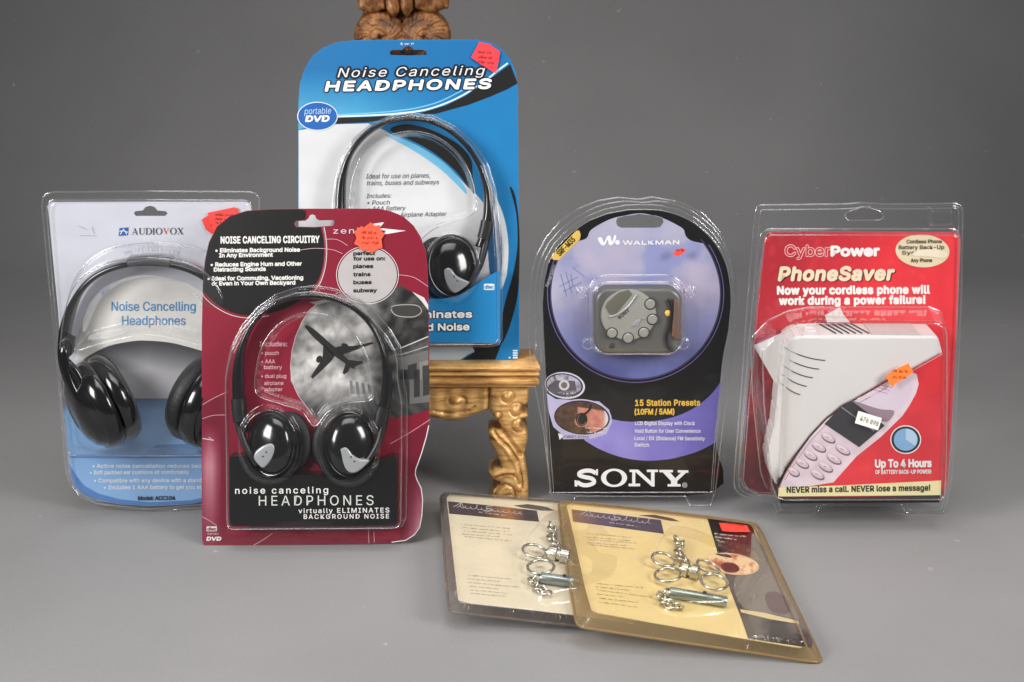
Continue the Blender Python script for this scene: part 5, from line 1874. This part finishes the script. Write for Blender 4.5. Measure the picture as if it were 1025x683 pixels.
def ring(m, c, r, wire, nrm=(0, 0, 1), sy=1.0, turns=1):
    c, n = Vector(c), Vector(nrm).normalized()
    x = n.cross(Vector((.31, .95, .1))).normalized()
    y = n.cross(x)
    for k in range(turns):
        P = [c + n * (k * wire * 1.9) + x * (r * math.cos(q)) + y * (r * sy * math.sin(q)) for q in [2 * math.pi * i / 28 for i in range(28)]]
        m.tube(P, wire, 8, ref=tuple(n), closed=True)


def key_set(pl, hc, z, tube_pts, tr, rings, chain1, chain2, barrel, group_words, rc):
    B = hc + .0008
    a, b = pl.L3(*z(*tube_pts[0]), B + tr), pl.L3(*z(*tube_pts[1]), B + tr)
    d = (b - a)
    L = d.length
    t = thing('penlight', pl, 'slim %s metal penlight in the %s pack' % group_words, 'flashlight', 'penlights', off=tuple((a + b) / 2 - Vector((0, 0, tr))))
    m = MB()
    m.lathe(a, d, [(tr * .55, -.001), (tr * .85, -.0006), (tr, .0008), (tr, L * .74), (tr * .97, L * .75), (tr * .97, L * .76), (tr, L * .77), (tr, L * .985), (tr * .9, L), (tr * .6, L), (tr * .5, L - .002)], 28)
    m.build('barrel', M['steel'], t, auto=35)
    m = MB()
    e = a + d * .6
    m.lathe((e.x, e.y, e.z + tr * .9), (0, .35, 1), [(.0016, 0), (.0016, .0012), (.0008, .0018), (.0001, .0018)], 14)
    m.build('switch', M['slot'], t)
    c0 = pl.L3(*z(*barrel[0]), B)
    k = thing('key_ring', pl, 'bright %s cluster of split rings and chain in the %s pack' % (rc, group_words[1]), 'key ring', 'key rings', off=tuple(c0))
    for (x, y, rr, tilt) in rings:
        m = MB()
        c = pl.L3(*z(x, y), B + .0055)
        ring(m, c, rr * .92, .0013, (tilt[0], .06 - tilt[1] * .6, 1))
        m.build('split_ring', M['chrome'], k, auto=0)
    for ch in (chain1, chain2):
        P = [pl.L3(*z(*p), B + .003) for p in ch]
        m = MB()
        tot = sum((P[i + 1] - P[i]).length for i in range(len(P) - 1))
        nl = max(3, int(tot / .0046))
        for i in range(nl):
            s = (i + .5) / nl * (len(P) - 1)
            j = min(int(s), len(P) - 2)
            q = P[j].lerp(P[j + 1], s - j)
            dr = (P[j + 1] - P[j]).normalized()
            up = Vector((0, 0, 1)) if i % 2 else dr.cross(Vector((0, 0, 1)))
            up = (up + Vector((.35, -.5, .3)) * (1 if i % 3 else -1)).normalized()
            lk = [q + dr * (.0042 * math.cos(w)) + dr.cross(up).normalized() * (.0036 * math.sin(w)) for w in [2 * math.pi * v / 14 for v in range(14)]]
            m.tube(lk, .0011, 7, ref=tuple(up), closed=True)
        m.build('chain', M['chrome'], k, auto=0)
    e0, e1 = pl.L3(*z(*barrel[0]), B + .0045), pl.L3(*z(*barrel[1]), B + .0045)
    dd = e1 - e0
    m = MB()
    r = .0062
    m.lathe(e0, dd, [(r * .4, -.002), (r * .5, 0), (r * .95, .0004), (r, .0015), (r, dd.length * .4), (r * .7, dd.length * .45), (r * .7, dd.length * .55), (r, dd.length * .6), (r, dd.length - .001), (r * .8, dd.length)], 24)
    m.build('swivel', M['chrome'], k, auto=35)


def shell_of(pl, flange, card, bumps, mat, t, hc, ht, folds=(), name='blister'):
    fp = [pl.L(*p) for p in flange]
    cp = [pl.L(*p, ht) for p in card]

    def h(q):
        d = sd_poly(q, cp)[0]
        df = sd_poly(q, fp)[0]
        k = np.clip(-df / np.maximum(1e-6, np.maximum(d, 0) - df), 0, 1)
        n = 0.0008 + (ht - .0008) * np.where(d < 0, 1.0, sst(k) * .35 + k * .65)
        for P, hh, w in bumps:
            n += hh * rise(sd_poly(q, P)[0], w)
        for P in folds:
            n += .0034 * sst(1 - sd_path(q, P) / .0036)
        return n + .0004 * np.sin(q[:, 0] * 90) * np.sin(q[:, 1] * 75)
    hfield(MB(), [pl.L(*p, ht) for p in card], h, 0.0013).build(name, M[mat], t, auto=0)
    loft_rim(pl, fp, 0.0012, cp, ht, t, mat + '_rim')


def build_flat():
    BR = (74, 62, 66)
    # ---------- right pack, on top
    pl = lying(821, 664.5, 6.0)
    flange = [(559, 507), (562, 503.5), (600, 506), (690, 516), (754, 524.5), (758, 528), (764, 538), (790, 594), (818, 652), (822, 662), (819, 664.5), (812, 664), (760, 656), (690, 646), (590, 631), (579, 629), (576.5, 624), (570, 585), (563, 540)]
    card = [(567, 505.5), (571, 503.8), (640, 511), (700, 518), (748, 524.5), (754, 527.5), (776, 576), (802, 636), (806, 647), (800, 648.5), (740, 638.5), (660, 624.5), (598, 613.5), (592, 610.5), (586, 590), (574, 535)]
    t, a, hc, ht = flat_pack(pl, flange, card, 'yellowed cream accessory pack lying on top of the other flat pack', 'amber', (224, 202, 150), K2, True)
    a.poly([(46, 57), (385, 97), (397, 150), (52, 103)], BR, 1, K2)
    a.grad([K2(*p) for p in ((46, 57), (200, 75), (210, 124), (52, 103))], lambda x, y: mixc((140, 104, 76), (86, 72, 84), (x - 572) / 30), 2, step=4)
    squiggle(a, (92, 80), (345, 112), 10, (196, 188, 190), 4, K2, 2)
    a.words(K2(190, 108), K2(300, 124), 1.0, (214, 208, 206), 4, seed=44)
    a.poly([(302, 79), (360, 77), (430, 91), (456, 103), (420, 100), (350, 87)], (96, 66, 34), 2, K2)
    G = (158, 140, 96)
    for i, (x0, y0, x1, y1) in enumerate(((102, 150, 270, 165), (100, 163, 275, 178), (106, 173, 300, 187), (104, 185, 260, 196), (112, 192, 288, 209), (142, 340, 318, 356), (138, 352, 270, 366), (142, 364, 352, 392), (144, 380, 250, 392), (150, 395, 300, 412), (152, 410, 296, 430))):
        a.words(K2(x0, y0), K2(x1, y1), 1.1, G, 3, seed=60 + i)
    pan = [(562, 92), (640, 101), (722, 112), (735, 128), (758, 190), (962, 555), (958, 580), (920, 578), (717, 548), (690, 470), (640, 340), (600, 220)]
    def dark(x, y):
        n = NZ(x, y, .03, 8)
        c = mixc((98, 90, 88), (70, 60, 60), n + .4)
        if y < 556: c = mixc((36, 24, 24), (92, 30, 36), max(0, min(1, (x - 718) / 14)))
        if y > 620: c = mixc(c, (40, 36, 36), max(0, min(1, n * 2 + .3)))
        return c
    a.grad([K2(*p) for p in pan], dark, 2, step=4)
    a.poly(cr([(730, 150), (760, 180), (830, 320), (900, 450), (900, 474), (820, 455), (700, 432), (660, 330), (722, 250)], 3), (122, 115, 112), 3, K2)
    a.poly(cr([(782, 380), (830, 372), (880, 420), (860, 455), (800, 440)], 4), (98, 78, 84), 4, K2)
    a.poly([(686, 436), (780, 450), (905, 480), (910, 492), (800, 474), (690, 448)], (206, 190, 150), 5, K2)
    a.poly(ell(655, 264, 104, 40, 8), (222, 190, 156), 5, K2)
    a.grad([K2(*p) for p in ell(655, 264, 100, 37, 8)], lambda x, y: mixc((228, 196, 160), (178, 92, 66), max(0, NZ(x, y, .12, 4) * 1.6 + .1)), 6, step=2)
    a.poly(ell(648, 278, 36, 19, 10), (98, 34, 36), 7, K2)
    a.poly(cr([(590, 225), (640, 228), (655, 240), (620, 236)], 3), (70, 52, 44), 7, K2)
    for i in range(3):
        a.words(K2(588 + i * 4, 152 + i * 12), K2(716 - i * 45, 164 + i * 10), 1.6, (226, 214, 210), 5, seed=80 + i)
    a.words(K2(730, 540), K2(850, 552), 1.0, (190, 180, 176), 5, seed=90)
    a.build('card', t)
    bump = [pl.L(*K2(*p), .016) for p in cr([(395, 150), (490, 150), (600, 190), (740, 230), (782, 290), (745, 360), (690, 430), (560, 450), (420, 445), (350, 390), (335, 260)], 4)]
    ridge = [pl.L(*K2(*p), .014) for p in cr([(728, 125), (755, 135), (830, 290), (945, 545), (900, 575), (730, 545), (690, 440), (770, 300)], 4)]
    shell_of(pl, flange, card, [(bump, .012, .006), (ridge, .005, .004)], 'amber', t, hc, ht, [[pl.L(*K2(*p), .018) for p in cr(P, 4, False)] for P in ([(745, 120), (725, 150), (722, 190)], [(764, 282), (772, 300), (752, 345), (740, 385)], [(722, 400), (690, 428), (672, 470), (676, 528)], [(690, 340), (670, 362), (664, 372)])])
    sticker(pl, t, [K2(*p) for p in ((606, 108), (660, 112), (712, 118), (724, 142), (660, 142), (618, 138))], (246, 66, 50), ht + .0008, seed=17, ink=(190, 40, 30), lines=1, label='red price sticker')
    key_set(pl, hc, K2, ((418, 372), (636, 408)), .0044,
            [(395, 247, .0105, (.1, .3, 1)), (412, 305, .0115, (-.2, .2, 1)), (565, 275, .0105, (.25, .2, 1)), (588, 332, .0115, (0, .35, 1))],
            [(440, 168), (462, 190), (450, 215), (462, 240), (480, 262)], [(415, 372), (385, 385), (400, 410), (430, 420), (458, 428)], ((462, 282), (530, 300)), ('greenish grey', 'yellowed upper'), 'gold-tinged')
    # ---------- left pack, half covered
    pl2 = lying(640, 634, 6.0)
    flange = [(441, 500), (442.5, 496), (448, 494.5), (500, 498), (560, 503), (620, 508), (640, 560), (652, 628), (645, 634), (600, 630), (540, 624), (470, 616), (452, 614), (449, 611), (446, 575)]
    card = [(447, 498), (450, 495.2), (500, 499), (560, 503.5), (610, 508), (628, 560), (640, 620), (634, 624), (590, 617.5), (540, 611.5), (470, 604), (461, 603), (458.5, 600), (455, 570)]
    t, a, hc, ht = flat_pack(pl2, flange, card, 'paler cream accessory pack lying half under the yellowed one', 'smoke', (218, 207, 182), K1, False)
    a.poly([(78, 72), (280, 92), (458, 112), (468, 160), (270, 142), (84, 125)], BR, 1, K1)
    a.grad([K1(*p) for p in ((250, 90), (400, 106), (404, 153), (258, 141))], lambda x, y: mixc((92, 72, 66), (150, 100, 70), 1 - abs(x - 508) / 17), 2, step=4)
    squiggle(a, (116, 98), (395, 128), 10, (200, 194, 194), 4, K1, 5)
    a.words(K1(210, 120), K1(320, 134), 1.0, (214, 208, 206), 4, seed=45)
    a.poly([(360, 90), (420, 84), (500, 96), (534, 112), (480, 112), (390, 98)], (92, 84, 76), 2, K1)
    G = (166, 156, 134)
    for i, (x0, y0, x1, y1) in enumerate(((135, 172, 340, 190), (140, 186, 345, 204), (146, 200, 348, 217), (140, 213, 300, 226), (150, 224, 348, 243), (165, 390, 350, 406), (160, 405, 300, 416), (165, 420, 380, 440), (170, 436, 290, 448), (175, 452, 340, 468), (176, 466, 325, 480))):
        a.words(K1(x0, y0), K1(x1, y1), 1.1, G, 3, seed=160 + i)
    a.build('card', t)
    bump = [pl2.L(*K1(*p), .016) for p in cr([(490, 150), (620, 150), (800, 260), (800, 440), (560, 500), (440, 480), (395, 400), (390, 260)], 4)]
    shell_of(pl2, flange, card, [(bump, .012, .006)], 'smoke', t, hc, ht)
    # clear back tray that props up its left side
    fp = [pl2.L(*p) for p in ((462, 508), (520, 512), (560, 560), (560, 606), (480, 600), (468, 560))]
    m = MB()
    hfield(m, fp, lambda q: -0.0005 - 0.011 * rise(sd_poly(q, fp)[0], .004), .002)
    m.build('back_tray', M['smoke'], t, auto=0)
    key_set(pl2, hc, K1, ((475, 398), (640, 422)), .0044,
            [(448, 285, .0108, (.1, .3, 1)), (475, 352, .0118, (-.15, .25, 1)), (640, 330, .0105, (.2, .2, 1))],
            [(515, 172), (530, 200), (520, 228), (540, 255), (545, 280)], [(470, 400), (440, 410), (455, 435), (480, 450), (508, 464)], ((505, 290), (600, 312)), ('silver', 'paler lower'), 'silver')


build_flat()

# ================================================================== render settings
SC.view_settings.view_transform = 'Standard'
SC.view_settings.look = 'None'
SC.view_settings.exposure = 0.0
SC.view_settings.gamma = 1.0
SC.cycles.transparent_max_bounces = 32
SC.cycles.max_bounces = 10
SC.cycles.use_denoising = True
